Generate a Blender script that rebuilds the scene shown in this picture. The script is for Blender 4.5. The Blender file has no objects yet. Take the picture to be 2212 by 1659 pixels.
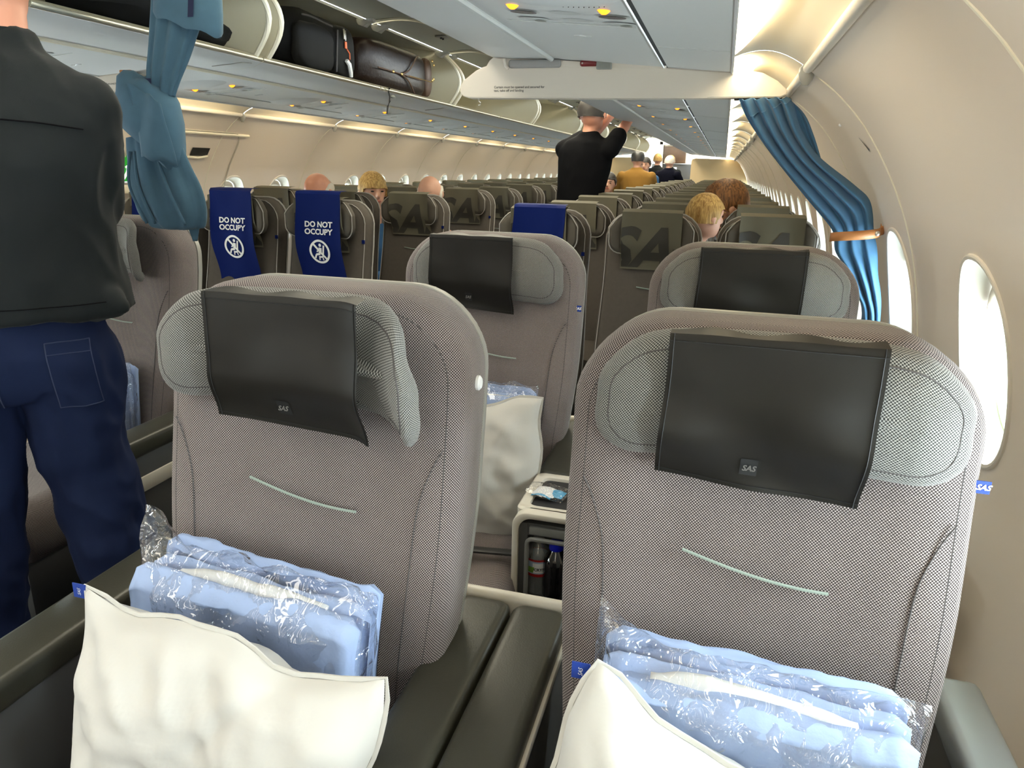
import bpy, bmesh, math, random
import numpy as np
from mathutils import Vector, Matrix, noise
from mathutils.bvhtree import BVHTree

C = bpy.context.scene.collection
PI = math.pi
FL = 0.08          # height of the cabin floor in scene units

# ------------------------------------------------------------------ camera, world, light, exposure
cam_d = bpy.data.cameras.new('camera'); cam = bpy.data.objects.new('camera', cam_d); C.objects.link(cam)
cam_d.sensor_width = 36.0; cam_d.lens = 1550.0 / 2212.0 * 36.0; cam_d.clip_start = 0.02; cam_d.clip_end = 200
F_ = Vector((-0.25616857, 0.92232142, -0.28931101)); R_ = Vector((0.9615401, 0.27381853, 0.02154201)); U_ = Vector((-0.09908738, 0.27266575, 0.95699273))
M_ = Matrix((R_, U_, -F_)).transposed().to_4x4(); M_.translation = Vector((1.27525, 0.0, 1.45)); cam.matrix_world = M_
bpy.context.scene.camera = cam

W = bpy.data.worlds.new('daylight'); bpy.context.scene.world = W; W.use_nodes = True
bgn = W.node_tree.nodes['Background']; bgn.inputs[0].default_value = (0.80, 0.92, 1.0, 1); bgn.inputs[1].default_value = 15.0
vs = bpy.context.scene.view_settings; vs.view_transform = 'Standard'; vs.look = 'None'; vs.gamma = 1; vs.use_curve_mapping = False
vs.exposure = 0.66
cy = bpy.context.scene.cycles
cy.max_bounces = 7; cy.diffuse_bounces = 4; cy.glossy_bounces = 3; cy.transmission_bounces = 4; cy.transparent_max_bounces = 10
cy.caustics_reflective = False; cy.caustics_refractive = False; cy.sample_clamp_indirect = 4.0; cy.use_denoising = True

def area(name, loc, sx, sy, power, col, rot=(0, 0, 0)):
    l = bpy.data.lights.new(name, 'AREA'); l.shape = 'RECTANGLE'; l.size = sx; l.size_y = sy; l.energy = power; l.color = col
    o = bpy.data.objects.new(name, l); C.objects.link(o); o.location = loc; o.rotation_euler = rot; return o
# the long wash lights above the aisle
area('aisle_ceiling_lamp', (0, 9.5, 2.31), 0.40, 15.0, 150, (1.0, 0.93, 0.74))
area('front_ceiling_lamp', (0, -0.3, 2.31), 0.40, 3.6, 18, (1.0, 0.95, 0.84))
area('front_fill_light', (-.7, -2.5, 1.0), 1.5, 1.5, 10, (0.90, 0.96, 1.0), (math.radians(97), 0, math.radians(-12)))  # unseen cool fill lamp added behind the camera to brighten the cabin
for i_, (y_, p_) in enumerate(((1.58, 5), (2.36, 4), (0.78, 20), (0.25, 20), (-0.29, 20))):
    area('window_daylight_fill', (2.03, y_, 1.00), 0.3, 0.42, p_, (0.84, 0.93, 1.0), (0, math.radians(122), 0))  # daylight lamps added outside the windows, tilted up to brighten the ceiling

for y_ in (-1.6, -.82, .25, 1.58, 2.36): area('window_daylight_fill', (-2.03, y_, 1.00), 0.3, 0.42, 16, (0.84, 0.93, 1.0), (0, math.radians(-122), 0))  # same added lamps outside the left windows, for the right-hand ceiling
# ------------------------------------------------------------------ materials
def nmat(name):
    m = bpy.data.materials.new(name); m.use_nodes = True; return m, m.node_tree, m.node_tree.nodes['Principled BSDF']
def mat(name, col, rough=0.5, metal=0.0, bump=0.0, bscale=200.0, var=0.0, vscale=6.0, sheen=0.0, emit=None, es=1.0, spec=None, coat=0.0, bdist=0.002):
    m, t, b = nmat(name); L = t.links.new
    b.inputs['Base Color'].default_value = (*col, 1); b.inputs['Roughness'].default_value = rough; b.inputs['Metallic'].default_value = metal
    if spec is not None: b.inputs['Specular IOR Level'].default_value = spec
    if sheen: b.inputs['Sheen Weight'].default_value = sheen
    if coat: b.inputs['Coat Weight'].default_value = coat
    if emit: b.inputs['Emission Color'].default_value = (*emit, 1); b.inputs['Emission Strength'].default_value = es
    tc = t.nodes.new('ShaderNodeTexCoord')
    if var:
        n = t.nodes.new('ShaderNodeTexNoise'); n.inputs['Scale'].default_value = vscale; n.inputs['Detail'].default_value = 4; L(tc.outputs['Object'], n.inputs['Vector'])
        r = t.nodes.new('ShaderNodeMix'); r.data_type = 'RGBA'; L(n.outputs['Fac'], r.inputs[0])
        r.inputs[6].default_value = (*[max(0, c*(1-var)) for c in col], 1); r.inputs[7].default_value = (*[min(1, c*(1+var)) for c in col], 1); L(r.outputs[2], b.inputs['Base Color'])
    if bump:
        n = t.nodes.new('ShaderNodeTexNoise'); n.inputs['Scale'].default_value = bscale; n.inputs['Detail'].default_value = 3; L(tc.outputs['Object'], n.inputs['Vector'])
        u = t.nodes.new('ShaderNodeBump'); u.inputs['Strength'].default_value = bump; u.inputs['Distance'].default_value = bdist; L(n.outputs['Fac'], u.inputs['Height']); L(u.outputs[0], b.inputs['Normal'])
    return m
def tweed(name, light, dark, pitch=0.0043, bias=0.0):
    m, t, b = nmat(name); L = t.links.new; N = t.nodes.new
    tc = N('ShaderNodeTexCoord'); sp = N('ShaderNodeSeparateXYZ'); L(tc.outputs['UV'], sp.inputs[0])
    def op(o, a, c=None):
        n = N('ShaderNodeMath'); n.operation = o
        for i, x in enumerate((a, c)):
            if x is None: continue
            if isinstance(x, (int, float)): n.inputs[i].default_value = x
            else: L(x, n.inputs[i])
        return n.outputs[0]
    u = sp.outputs[0]; w = sp.outputs[1]; k = 2*PI/pitch
    p = op('MULTIPLY', op('SINE', op('MULTIPLY', u, k)), op('SINE', op('MULTIPLY', w, k)))
    nz = N('ShaderNodeTexNoise'); nz.inputs['Scale'].default_value = 900; L(tc.outputs['Object'], nz.inputs['Vector'])
    p = op('ADD', p, op('MULTIPLY', op('SUBTRACT', nz.outputs['Fac'], 0.5), 0.5))
    mr = N('ShaderNodeMapRange'); mr.interpolation_type = 'SMOOTHSTEP'; L(p, mr.inputs[0]); mr.inputs[1].default_value = -0.15 + bias; mr.inputs[2].default_value = 0.35 + bias
    big = N('ShaderNodeTexNoise'); big.inputs['Scale'].default_value = 7; big.inputs['Detail'].default_value = 3; L(tc.outputs['Object'], big.inputs['Vector'])
    x = N('ShaderNodeMix'); x.data_type = 'RGBA'; L(mr.outputs[0], x.inputs[0]); x.inputs[6].default_value = (*dark, 1); x.inputs[7].default_value = (*light, 1)
    y = N('ShaderNodeMix'); y.data_type = 'RGBA'; y.blend_type = 'MULTIPLY'; y.inputs[0].default_value = 0.35; L(x.outputs[2], y.inputs[6]); L(big.outputs['Fac'], y.inputs[7]); L(y.outputs[2], b.inputs['Base Color'])
    bu = N('ShaderNodeBump'); bu.inputs['Strength'].default_value = 0.5; bu.inputs['Distance'].default_value = 0.0008; L(mr.outputs[0], bu.inputs['Height']); L(bu.outputs[0], b.inputs['Normal'])
    b.inputs['Roughness'].default_value = 0.85; b.inputs['Sheen Weight'].default_value = 0.15; b.inputs['Specular IOR Level'].default_value = 0.2
    return m
def clear(name, tint=(1, 1, 1), gloss=0.12, rough=0.08, bump=0.0, bscale=40.0, ior=1.45, milk=0.0):
    m = bpy.data.materials.new(name); m.use_nodes = True; t = m.node_tree; t.nodes.clear(); L = t.links.new; N = t.nodes.new
    o = N('ShaderNodeOutputMaterial'); tr = N('ShaderNodeBsdfTransparent'); tr.inputs[0].default_value = (*tint, 1)
    g = N('ShaderNodeBsdfGlossy'); g.inputs['Roughness'].default_value = rough
    f0 = N('ShaderNodeLayerWeight'); f0.inputs['Blend'].default_value = .5; f = N('ShaderNodeMath'); f.operation = 'POWER'; L(f0.outputs['Facing'], f.inputs[0]); f.inputs[1].default_value = 4.5
    a = N('ShaderNodeMath'); a.operation = 'ADD'; L(f.outputs[0], a.inputs[0]); a.inputs[1].default_value = gloss+.03; a.use_clamp = True
    mx = N('ShaderNodeMixShader'); L(a.outputs[0], mx.inputs[0]); L(tr.outputs[0], mx.inputs[1]); L(g.outputs[0], mx.inputs[2]); last = mx.outputs[0]
    if milk:
        d = N('ShaderNodeBsdfDiffuse'); m2 = N('ShaderNodeMixShader'); m2.inputs[0].default_value = milk; L(last, m2.inputs[1]); L(d.outputs[0], m2.inputs[2]); last = m2.outputs[0]
    L(last, o.inputs[0])
    if bump:
        tc = N('ShaderNodeTexCoord'); v = N('ShaderNodeTexNoise'); v.inputs['Scale'].default_value = bscale; v.inputs['Detail'].default_value = 2; v.inputs['Distortion'].default_value = 1.5
        L(tc.outputs['Object'], v.inputs['Vector']); u = N('ShaderNodeBump'); u.inputs['Strength'].default_value = bump; u.inputs['Distance'].default_value = 0.01
        L(v.outputs['Fac'], u.inputs['Height']); L(u.outputs[0], g.inputs['Normal']); L(u.outputs[0], f0.inputs['Normal'])
    return m
M = dict(
 wall=mat('sidewall_cream', (0.87, 0.765, 0.66), 0.55, bump=0.10, bscale=260, bdist=0.001),
 wallplain=mat('moulded_cream', (0.78, 0.72, 0.64), 0.5),
 seam=mat('seam_strip_cream', (0.55, 0.50, 0.42), 0.7),  # darker cream for the exit door outline
 grey=mat('ceiling_grey', (0.73, 0.76, 0.77), 0.45, bump=0.05, bscale=400),
 greylight=mat('ridge_grey', (0.62, 0.65, 0.65), 0.4),
 binin=mat('bin_lining', (0.66, 0.61, 0.46), 0.55, var=0.05),
 bindoor=mat('bin_door_lining', (0.50, 0.50, 0.44), 0.5),
 binrim=mat('bin_rim_cream', (0.85, 0.80, 0.66), 0.4),
 chrome=mat('lip_rail_metal', (0.72, 0.68, 0.55), 0.32, metal=0.85),
 steel=mat('steel', (0.62, 0.60, 0.56), 0.3, metal=0.9),
 cove=mat('cove_cream', (0.84, 0.77, 0.64), 0.5),
 lens=mat('cove_lamp_lens', (1, 0.95, 0.8), 0.5, emit=(1.0, 0.86, 0.58), es=8.0),
 amber=mat('amber_lamp', (0.9, 0.4, 0.05), 0.4, emit=(1.0, 0.27, 0.012), es=1.7),
 dark=mat('dark_plastic', (0.02, 0.02, 0.02), 0.4),
 darkgap=mat('gap_black', (0.012, 0.012, 0.012), 0.8),
 lamp_dark=mat('reading_lamp_glass', (0.16, 0.15, 0.17), 0.25),
 tweedb=tweed('brown_tweed', (0.47, 0.40, 0.385), (0.034, 0.025, 0.024)),
 tweedg=tweed('grey_tweed', (0.41, 0.40, 0.375), (0.034, 0.035, 0.033), bias=-0.08),
 shellg=mat('seat_shell_grey', (0.36, 0.37, 0.36), 0.35),
 shellc=mat('seat_shell_cream', (0.34, 0.33, 0.30), 0.35),
 cream=mat('console_cream', (0.66, 0.62, 0.54), 0.35),
 leather=mat('console_leather', (0.036, 0.035, 0.025), 0.36, spec=.4, bump=0.35, bscale=420, bdist=0.0006),
 panel=mat('console_charcoal', (0.075, 0.075, 0.075), 0.4),
 panelg=mat('console_grey', (0.20, 0.20, 0.19), 0.4),
 mat_=mat('tray_mat', (0.02, 0.02, 0.022), 0.7),
 silver=mat('armrest_silver', (0.33, 0.36, 0.38), 0.4, metal=0.3),
 black=mat('black_cover_cloth', (0.010, 0.0085, 0.0065), 0.5, spec=.25, bump=0.15, bscale=900, bdist=0.0004),
 patch=mat('embroidery_black', (0.005, 0.005, 0.005), 0.7),
 blackl=mat('embroidery_grey', (0.10, 0.095, 0.09), 0.6),
 stitch=mat('stitch_green', (0.27, 0.33, 0.29), 0.6),
 piping=mat('piping_dark', (0.075, 0.068, 0.068), 0.8),
 pipingl=mat('piping_light', (0.34, 0.32, 0.30), 0.7),
 blue=mat('tag_blue', (0.005, 0.035, 0.26), 0.6),
 white=mat('print_white', (0.85, 0.85, 0.85), 0.6),
 eco=mat('economy_fabric', (0.078, 0.067, 0.057), 0.85, spec=.15, var=0.12, vscale=60),
 ecoh=mat('economy_headrest', (0.085, 0.075, 0.062), 0.8, spec=.15),
 ecocover=mat('olive_cover', (0.118, 0.108, 0.078), 0.75, spec=.15, var=0.08),
 ecoprint=mat('olive_print', (0.030, 0.026, 0.020), 0.7),
 navy=mat('navy_cover', (0.002, 0.010, 0.095), 0.75, spec=.12),
 pillow=mat('pillow_cotton', (0.57, 0.555, 0.52), 0.8, bump=0.2, bscale=35, sheen=0.1, bdist=0.004),
 blanket=mat('blanket_blue', (0.34, 0.44, 0.68), 0.85, bump=0.35, bscale=60, var=0.12, vscale=20, bdist=0.004),
 blanketw=mat('blanket_white', (0.80, 0.80, 0.78), 0.85, bump=0.3, bscale=60, bdist=0.004),
 bag=clear('clear_bag_film', (0.97, 0.98, 1), 0.09, 0.06, bump=1.0, bscale=26, milk=0.02),
 glass=clear('window_glass', (0.96, 1.0, 0.98), 0.0, 0.02),
 bottle=clear('bottle_plastic', (0.9, 0.95, 0.97), 0.14, 0.08, milk=0.18),
 bottleb=clear('blue_bottle_plastic', (0.06, 0.12, 0.22), 0.10, 0.05),
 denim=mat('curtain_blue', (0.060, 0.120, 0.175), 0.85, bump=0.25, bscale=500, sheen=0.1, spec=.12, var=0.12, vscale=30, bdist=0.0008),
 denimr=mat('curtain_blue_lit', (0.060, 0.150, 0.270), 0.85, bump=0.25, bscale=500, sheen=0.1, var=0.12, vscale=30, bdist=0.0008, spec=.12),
 velcro=mat('navy_velcro', (0.008, 0.012, 0.045), 0.9),
 tan=mat('tan_leather', (0.42, 0.17, 0.055), 0.45, bump=0.2, bscale=200),
 seal=mat('window_seal', (0.62, 0.68, 0.46), 0.5),
 shade=mat('window_shade', (0.80, 0.70, 0.58), 0.5),
 floor=mat('cabin_carpet', (0.02, 0.022, 0.03), 0.95, bump=0.4, bscale=400, var=0.2),
 tanwall=mat('bulkhead_tan', (0.62, 0.47, 0.27), 0.6),
 skin=mat('skin', (0.62, 0.34, 0.24), 0.5, var=0.06, vscale=20),
 skinr=mat('skin_ruddy', (0.66, 0.30, 0.20), 0.45, var=0.10, vscale=30),
 shirt=mat('charcoal_shirt', (0.0130, 0.0155, 0.0165), 0.85, bump=0.3, bscale=600, sheen=0.05, spec=.12, bdist=0.0006),
 jeans=mat('navy_trousers', (0.0085, 0.0145, 0.044), 0.85, bump=0.3, bscale=700, var=0.18, vscale=14, spec=.12, bdist=0.0006),
 jeansd=mat('navy_stitching', (0.022, 0.032, 0.075), 0.8),
 blackcloth=mat('black_cloth', (0.004, 0.004, 0.005), 0.9, spec=.1),
 navycloth=mat('navy_cloth', (0.005, 0.0055, 0.013), 0.9, spec=.1),
 mustard=mat('mustard_cloth', (0.27, 0.135, 0.018), 0.85, var=0.1),
 ltgrey=mat('pale_grey_cloth', (0.50, 0.50, 0.52), 0.85),
 bluecloth=mat('blue_cloth', (0.02, 0.09, 0.22), 0.85),
 brownhair=mat('brown_hair', (0.23, 0.10, 0.035), 0.5, var=0.5, vscale=40),
 blonde=mat('blonde_hair', (0.62, 0.42, 0.17), 0.5, var=0.35, vscale=40),
 whitehair=mat('white_hair', (0.72, 0.66, 0.58), 0.6, var=0.12, vscale=60),
 darkhair=mat('dark_hair', (0.018, 0.014, 0.012), 0.6),
 eye=mat('eye_dark', (0.02, 0.015, 0.012), 0.3),
 lip=mat('lips', (0.45, 0.14, 0.11), 0.5),
 bagblack=mat('backpack_black', (0.005, 0.005, 0.005), 0.8, bump=0.2, bscale=300, spec=.15),
 bagblack2=mat('backpack_panel', (0.008, 0.0075, 0.007), 0.7, spec=.15, bump=0.2, bscale=400),
 bagbrown=mat('bag_brown_leather', (0.014, 0.006, 0.004), 0.4, spec=.3, bump=0.3, bscale=60, bdist=0.004),
 bagtan=mat('bag_strap_brown', (0.10, 0.055, 0.035), 0.5),
 brass=mat('brass', (0.65, 0.45, 0.18), 0.3, metal=0.9),
 orange=mat('orange_tag', (0.85, 0.16, 0.05), 0.5),
 red=mat('latch_red', (0.16, 0.012, 0.016), 0.35),
 ridged=mat('latch_grey', (0.30, 0.31, 0.29), 0.6),
 bargrey=mat('rail_bar_grey', (0.34, 0.34, 0.34), 0.45),
 print_=mat('print_dark', (0.05, 0.05, 0.05), 0.7),
 exitg=mat('exit_green', (0.005, 0.25, 0.02), 0.5, emit=(0.01, 0.5, 0.02), es=0.2),
 exitw=mat('exit_white', (0.9, 0.95, 0.95), 0.5, emit=(0.9, 1.0, 1.0), es=0.3),
 capblue=mat('cap_blue', (0.003, 0.01, 0.55), 0.35),
 lblred=mat('label_red', (0.35, 0.01, 0.01), 0.5),
 lblgreen=mat('label_green', (0.18, 0.35, 0.05), 0.5),
 lblblue=mat('label_blue', (0.40, 0.52, 0.66), 0.5),
 liquid=mat('dark_water', (0.01, 0.012, 0.018), 0.1),
 napblue=mat('packet_blue', (0.06, 0.36, 0.62), 0.6),
 galley=mat('galley_brown', (0.05, 0.025, 0.012), 0.4, var=0.7, vscale=5),
 galleylamp=mat('galley_lamp', (1, 0.95, 0.8), 0.5, emit=(1.0, 0.92, 0.72), es=2.5),
)

def hairmat(name, c1, c2):
    m, t, b = nmat(name); L = t.links.new; N = t.nodes.new; tc = N('ShaderNodeTexCoord'); mp = N('ShaderNodeMapping'); mp.inputs['Scale'].default_value = (110, 110, 14); L(tc.outputs['Object'], mp.inputs[0])
    n = N('ShaderNodeTexNoise'); n.inputs['Scale'].default_value = 1.0; n.inputs['Detail'].default_value = 3; n.inputs['Distortion'].default_value = .6; L(mp.outputs[0], n.inputs['Vector'])
    r = N('ShaderNodeMapRange'); r.inputs[1].default_value = .35; r.inputs[2].default_value = .65; L(n.outputs['Fac'], r.inputs[0])
    x = N('ShaderNodeMix'); x.data_type = 'RGBA'; L(r.outputs[0], x.inputs[0]); x.inputs[6].default_value = (*c1, 1); x.inputs[7].default_value = (*c2, 1); L(x.outputs[2], b.inputs['Base Color'])
    u = N('ShaderNodeBump'); u.inputs['Strength'].default_value = .8; u.inputs['Distance'].default_value = .004; L(n.outputs['Fac'], u.inputs['Height']); L(u.outputs[0], b.inputs['Normal']); b.inputs['Roughness'].default_value = .5; b.inputs['Specular IOR Level'].default_value = .3; return m
M['brownhair'] = hairmat('brown_hair_strands', (.07, .028, .009), (.25, .11, .035)); M['blonde'] = hairmat('blonde_hair_strands', (.26, .14, .04), (.60, .40, .15))
# ------------------------------------------------------------------ helpers
def tag(o, label=None, cat=None, group=None, kind=None):
    if label: o['label'] = label
    if cat: o['category'] = cat
    if group: o['group'] = group
    if kind: o['kind'] = kind
    return o
def thing(name, label, cat, loc=(0, 0, 0), rotz=0.0, group=None):
    o = bpy.data.objects.new(name, None); C.objects.link(o); o.location = (loc[0], loc[1], loc[2]); o.rotation_euler = (0, 0, rotz); o.empty_display_size = 0.05
    return tag(o, label, cat, group)
def struct(name, loc=(0, 0, 0)):
    o = bpy.data.objects.new(name, None); C.objects.link(o); o.location = loc; o['kind'] = 'structure'; return o
def fin(name, bm, m, parent=None, smooth=True, mesh=None, dz=None, sharp=None):
    """one mesh object from a bmesh (or a shared mesh)"""
    if mesh is None:
        bmesh.ops.recalc_face_normals(bm, faces=bm.faces)
        mesh = bpy.data.meshes.new(name); bm.to_mesh(mesh); bm.free()
        for x in (m if isinstance(m, (list, tuple)) else [m]): mesh.materials.append(x)
        if smooth:
            mesh.polygons.foreach_set('use_smooth', [True]*len(mesh.polygons))
            try: mesh.set_sharp_from_angle(angle=math.radians(sharp or 40))
            except Exception: pass
    o = bpy.data.objects.new(name, mesh); C.objects.link(o)
    if parent is not None:
        o.parent = parent
        if dz: o.location.z = dz
    return o
def copy_tree(o, parent=None):
    c = o.copy(); C.objects.link(c)
    if parent is not None: c.parent = parent
    for ch in o.children: copy_tree(ch, c)
    return c
def box(bm, x0, x1, y0, y1, z0, z1, bev=0.0, seg=2, mi=0):
    r = bmesh.ops.create_cube(bm, size=1.0); vsx = r['verts']
    for v in vsx: v.co = Vector((x0 + (v.co.x+.5)*(x1-x0), y0 + (v.co.y+.5)*(y1-y0), z0 + (v.co.z+.5)*(z1-z0)))
    fs = set(f for v in vsx for f in v.link_faces)
    if bev > 0:
        es = list(set(e for v in vsx for e in v.link_edges))
        rr = bmesh.ops.bevel(bm, geom=es, offset=bev, segments=seg, affect='EDGES', profile=0.5); fs = set(rr['faces']) | set(f for f in fs if f.is_valid)
    if mi:
        for f in fs:
            if f.is_valid: f.material_index = mi
def loft(bm, rings, closed=True, cap0=True, cap1=True, mi=0):
    R = [[bm.verts.new(p) for p in r] for r in rings]; n = len(R[0]); fs = []
    for a, b in zip(R[:-1], R[1:]):
        for i in range(n if closed else n-1):
            j = (i+1) % n
            try: fs.append(bm.faces.new((a[i], a[j], b[j], b[i])))
            except ValueError: pass
    for c, rr in ((cap0, R[0]), (cap1, R[-1])):
        if c and closed:
            ctr = sum((v.co for v in rr), Vector())/n; cv = bm.verts.new(ctr)
            for i in range(n): fs.append(bm.faces.new((rr[i], rr[(i+1) % n], cv)))
    for f in fs: f.material_index = mi
    return R
def tube(bm, pts, r, n=8, mi=0, caps=True):
    pts = [Vector(p) for p in pts]; rings = []; up = Vector((0.123, 0.37, 0.91)).normalized()
    rr = r if isinstance(r, (list, tuple)) else [r]*len(pts)
    for i, p in enumerate(pts):
        t = (pts[min(i+1, len(pts)-1)] - pts[max(i-1, 0)]).normalized()
        a = t.cross(up)
        if a.length < 1e-4: a = t.cross(Vector((1, 0, 0)))
        a.normalize(); b = t.cross(a)
        rings.append([p + rr[i]*(a*math.cos(2*PI*k/n) + b*math.sin(2*PI*k/n)) for k in range(n)])
    loft(bm, rings, True, caps, caps, mi)
def ball(bm, c, r, seg=12, mi=0):
    rx, ry, rz = r if isinstance(r, (list, tuple)) else (r, r, r)
    q = bmesh.ops.create_uvsphere(bm, u_segments=seg, v_segments=max(6, seg*2//3), radius=1.0)
    for v in q['verts']: v.co = Vector((c[0]+v.co.x*rx, c[1]+v.co.y*ry, c[2]+v.co.z*rz))
    if mi:
        for f in set(f for v in q['verts'] for f in v.link_faces): f.material_index = mi
def grid(bm, nu, nv, fn, mi=0):
    V = [[bm.verts.new(fn(i/nu, j/nv)) for i in range(nu+1)] for j in range(nv+1)]
    for j in range(nv):
        for i in range(nu):
            f = bm.faces.new((V[j][i], V[j][i+1], V[j+1][i+1], V[j+1][i])); f.material_index = mi
    return V
def rrect(w, h, r, n=8, m=8):
    """rounded rectangle outline, half sizes w, h: always 4*(n+m) points"""
    w = max(w, 1e-3); h = max(h, 1e-3); r = max(min(r, w*.98, h*.98), 1e-4); P = []
    for cx, cz, a0 in ((w-r, h-r, 0), (-(w-r), h-r, PI/2), (-(w-r), -(h-r), PI), (w-r, -(h-r), 3*PI/2)):
        for k in range(n): a = a0 + PI/2*k/(n-1); P.append((cx + r*math.cos(a), cz + r*math.sin(a)))
        nx, nz = {0: (-(w-r), h), 1: (-w, -(h-r)), 2: (w-r, -h), 3: (w, h-r)}[round(a0/(PI/2))]
        x, z = P[-1]
        for k in range(1, m+1): P.append((x + (nx-x)*k/(m+1), z + (nz-z)*k/(m+1)))
    return P
def cushion(bm, w, h, r, prof, fn, n=8, m=8, cap0=True, mi=0):
    rings = []; uvr = []
    cum = [0.0]
    for (i0, d0), (i1, d1) in zip(prof[:-1], prof[1:]): cum.append(cum[-1]+math.hypot(i1-i0, d1-d0))
    for (ins, d), cl_ in zip(prof, cum):
        rings.append([fn(x, z, d) for x, z in rrect(w-ins, h-ins, r-ins*.8, n, m)]); ui = prof[-1][0]-(cum[-1]-cl_); uvr.append(rrect(w-ui, h-ui, max(r-ui*.8, .004), n, m))
    # close the face with shrinking rings so that it follows fn
    li, ld = prof[-1]; ww, hh = w-li, h-li; steps = 5
    for k in range(1, steps):
        q = min(ww, hh)*k/steps*.98
        rp = rrect(ww-q, hh-q, max((r-li*.8)*(1-k/steps), .01), n, m); rings.append([fn(x, z, ld) for x, z in rp]); uvr.append(rp)
    V = loft(bm, rings, True, cap0, True, mi); uvl = bm.loops.layers.uv.verify(); mp = {}
    for vr, ur in zip(V, uvr):
        for v, u in zip(vr, ur): mp[v] = u
    for f in bm.faces:
        for l in f.loops:
            if l.vert in mp: l[uvl].uv = mp[l.vert]
def catmull(P, t):
    n = len(P)-1; x = min(max(t, 0), 1)*n; i = min(int(x), n-1); u = x-i
    p0, p1, p2, p3 = (Vector(P[max(i-1, 0)]), Vector(P[i]), Vector(P[i+1]), Vector(P[min(i+2, n)]))
    return 0.5*((2*p1) + (p2-p0)*u + (2*p0-5*p1+4*p2-p3)*u*u + (3*p1-p0-3*p2+p3)*u**3)
def sm(a, b, x): t = min(max((x-a)/(b-a), 0), 1); return t*t*(3-2*t)
def nz(x, y, z, s=1.0): return noise.noise(Vector((x*s, y*s, z*s)))
_txt = {}
def text_bm(s, size, shear=0.0, align='CENTER', bold=0.0, spacing=1.0, line=1.0):
    """flat letters as a bmesh in the XZ plane, facing -Y"""
    key = (s, size, shear, align, bold, spacing, line)
    if key not in _txt:
        cu = bpy.data.curves.new('t', 'FONT'); cu.body = s; cu.size = size; cu.shear = shear; cu.align_x = align; cu.align_y = 'CENTER'; cu.offset = bold; cu.space_character = spacing; cu.space_line = line; cu.resolution_u = 3
        ob = bpy.data.objects.new('t', cu); C.objects.link(ob); dg = bpy.context.evaluated_depsgraph_get(); dg.update()
        me = bpy.data.meshes.new_from_object(ob.evaluated_get(dg)); bpy.data.objects.remove(ob); bpy.data.curves.remove(cu); _txt[key] = me
    bm = bmesh.new(); bm.from_mesh(_txt[key])
    for v in bm.verts: v.co = Vector((v.co.x, 0, v.co.y))
    return bm
def moved(bm, fn):
    for v in bm.verts: v.co = Vector(fn(v.co.x, v.co.y, v.co.z))
    return bm
ORD = ['first', 'second', 'third', 'fourth', 'fifth', 'sixth', 'seventh', 'eighth', 'ninth', 'tenth', 'eleventh', 'twelfth', 'thirteenth', 'fourteenth', 'fifteenth', 'sixteenth', 'seventeenth', 'eighteenth', 'nineteenth', 'twentieth',
       'twenty-first', 'twenty-second', 'twenty-third', 'twenty-fourth', 'twenty-fifth', 'twenty-sixth', 'twenty-seventh', 'twenty-eighth', 'twenty-ninth', 'thirtieth']
YEND = 17.0
# ================================================================== THE CABIN SHELL
WP = [(1.70, .08), (1.79, .35), (1.83, .60), (1.838, .85), (1.815, 1.05), (1.77, 1.25), (1.70, 1.42), (1.605, 1.57), (1.51, 1.665), (1.45, 1.703)]
_wp = [catmull([(x, z, 0) for x, z in WP], k/200) for k in range(201)]
_wz = np.array([p.y for p in _wp]); _wx = np.array([p.x for p in _wp])
def WX(z): return float(np.interp(z, _wz, _wx))
def WN(z):                                                        # unit normal (x, z) towards the cabin, right side
    dx = WX(z+.01)-WX(z-.01); l = math.hypot(dx, .02); return (-.02/l, dx/l)
ZC, WA, WB, WEXP = 1.15, .150, .208, 2.3                          # window centre height, half width, half height
def wall_v(s, y, z, d=0.0):
    nx, nzz = WN(z); return Vector((s*(WX(z)+nx*d), y, z+nzz*d))
def ell(a, b, t):
    c, q = math.cos(t), math.sin(t); e = 2/WEXP
    return a*math.copysign(abs(c)**e, c), b*math.copysign(abs(q)**e, q)
def wall_panel_bm(s, y0, y1, wins):
    bm = bmesh.new(); g = .0; y0 += g; y1 -= g; za, zb = ZC-.27, ZC+.27
    def strip(ya, yb, z0, z1, n): grid(bm, max(2, int((yb-ya)/.25)), n, lambda u, v: wall_v(s, ya+(yb-ya)*u, z0+(z1-z0)*v))
    strip(y0, y1, .08, za, 10 if True else 0); strip(y0, y1, zb, 1.703, 10)
    if not wins: strip(y0, y1, za, zb, 10)
    else:
        cuts = [y0] + [(a+b)/2 for a, b in zip(wins[:-1], wins[1:])] + [y1]
        for k, yc in enumerate(wins):
            ya, yb = cuts[k], cuts[k+1]; lo = max(ya, yc-.22); hi = min(yb, yc+.22)
            if lo-ya > 1e-4: strip(ya, lo, za, zb, 10)
            if yb-hi > 1e-4: strip(hi, yb, za, zb, 10)
            per = []; nn = 10
            for i in range(nn): per.append((hi, za+(zb-za)*i/nn))
            for i in range(nn): per.append((hi-(hi-lo)*i/nn, zb))
            for i in range(nn): per.append((lo, zb-(zb-za)*i/nn))
            for i in range(nn): per.append((lo+(hi-lo)*i/nn, za))
            inner = []
            for (py, pz) in per:
                t = math.atan2((pz-ZC)/WB, (py-yc)/WA); ey, ez = ell(WA*.985, WB*.985, t); inner.append((yc+ey, ZC+ez))
            rings = [[wall_v(s, py*(1-q)+iy*q, pz*(1-q)+iz*q) for (py, pz), (iy, iz) in zip(per, inner)] for q in (0, .5, 1)]
            loft(bm, rings, True, False, False)
    bmesh.ops.remove_doubles(bm, verts=bm.verts, dist=.0004)
    return bm
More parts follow.
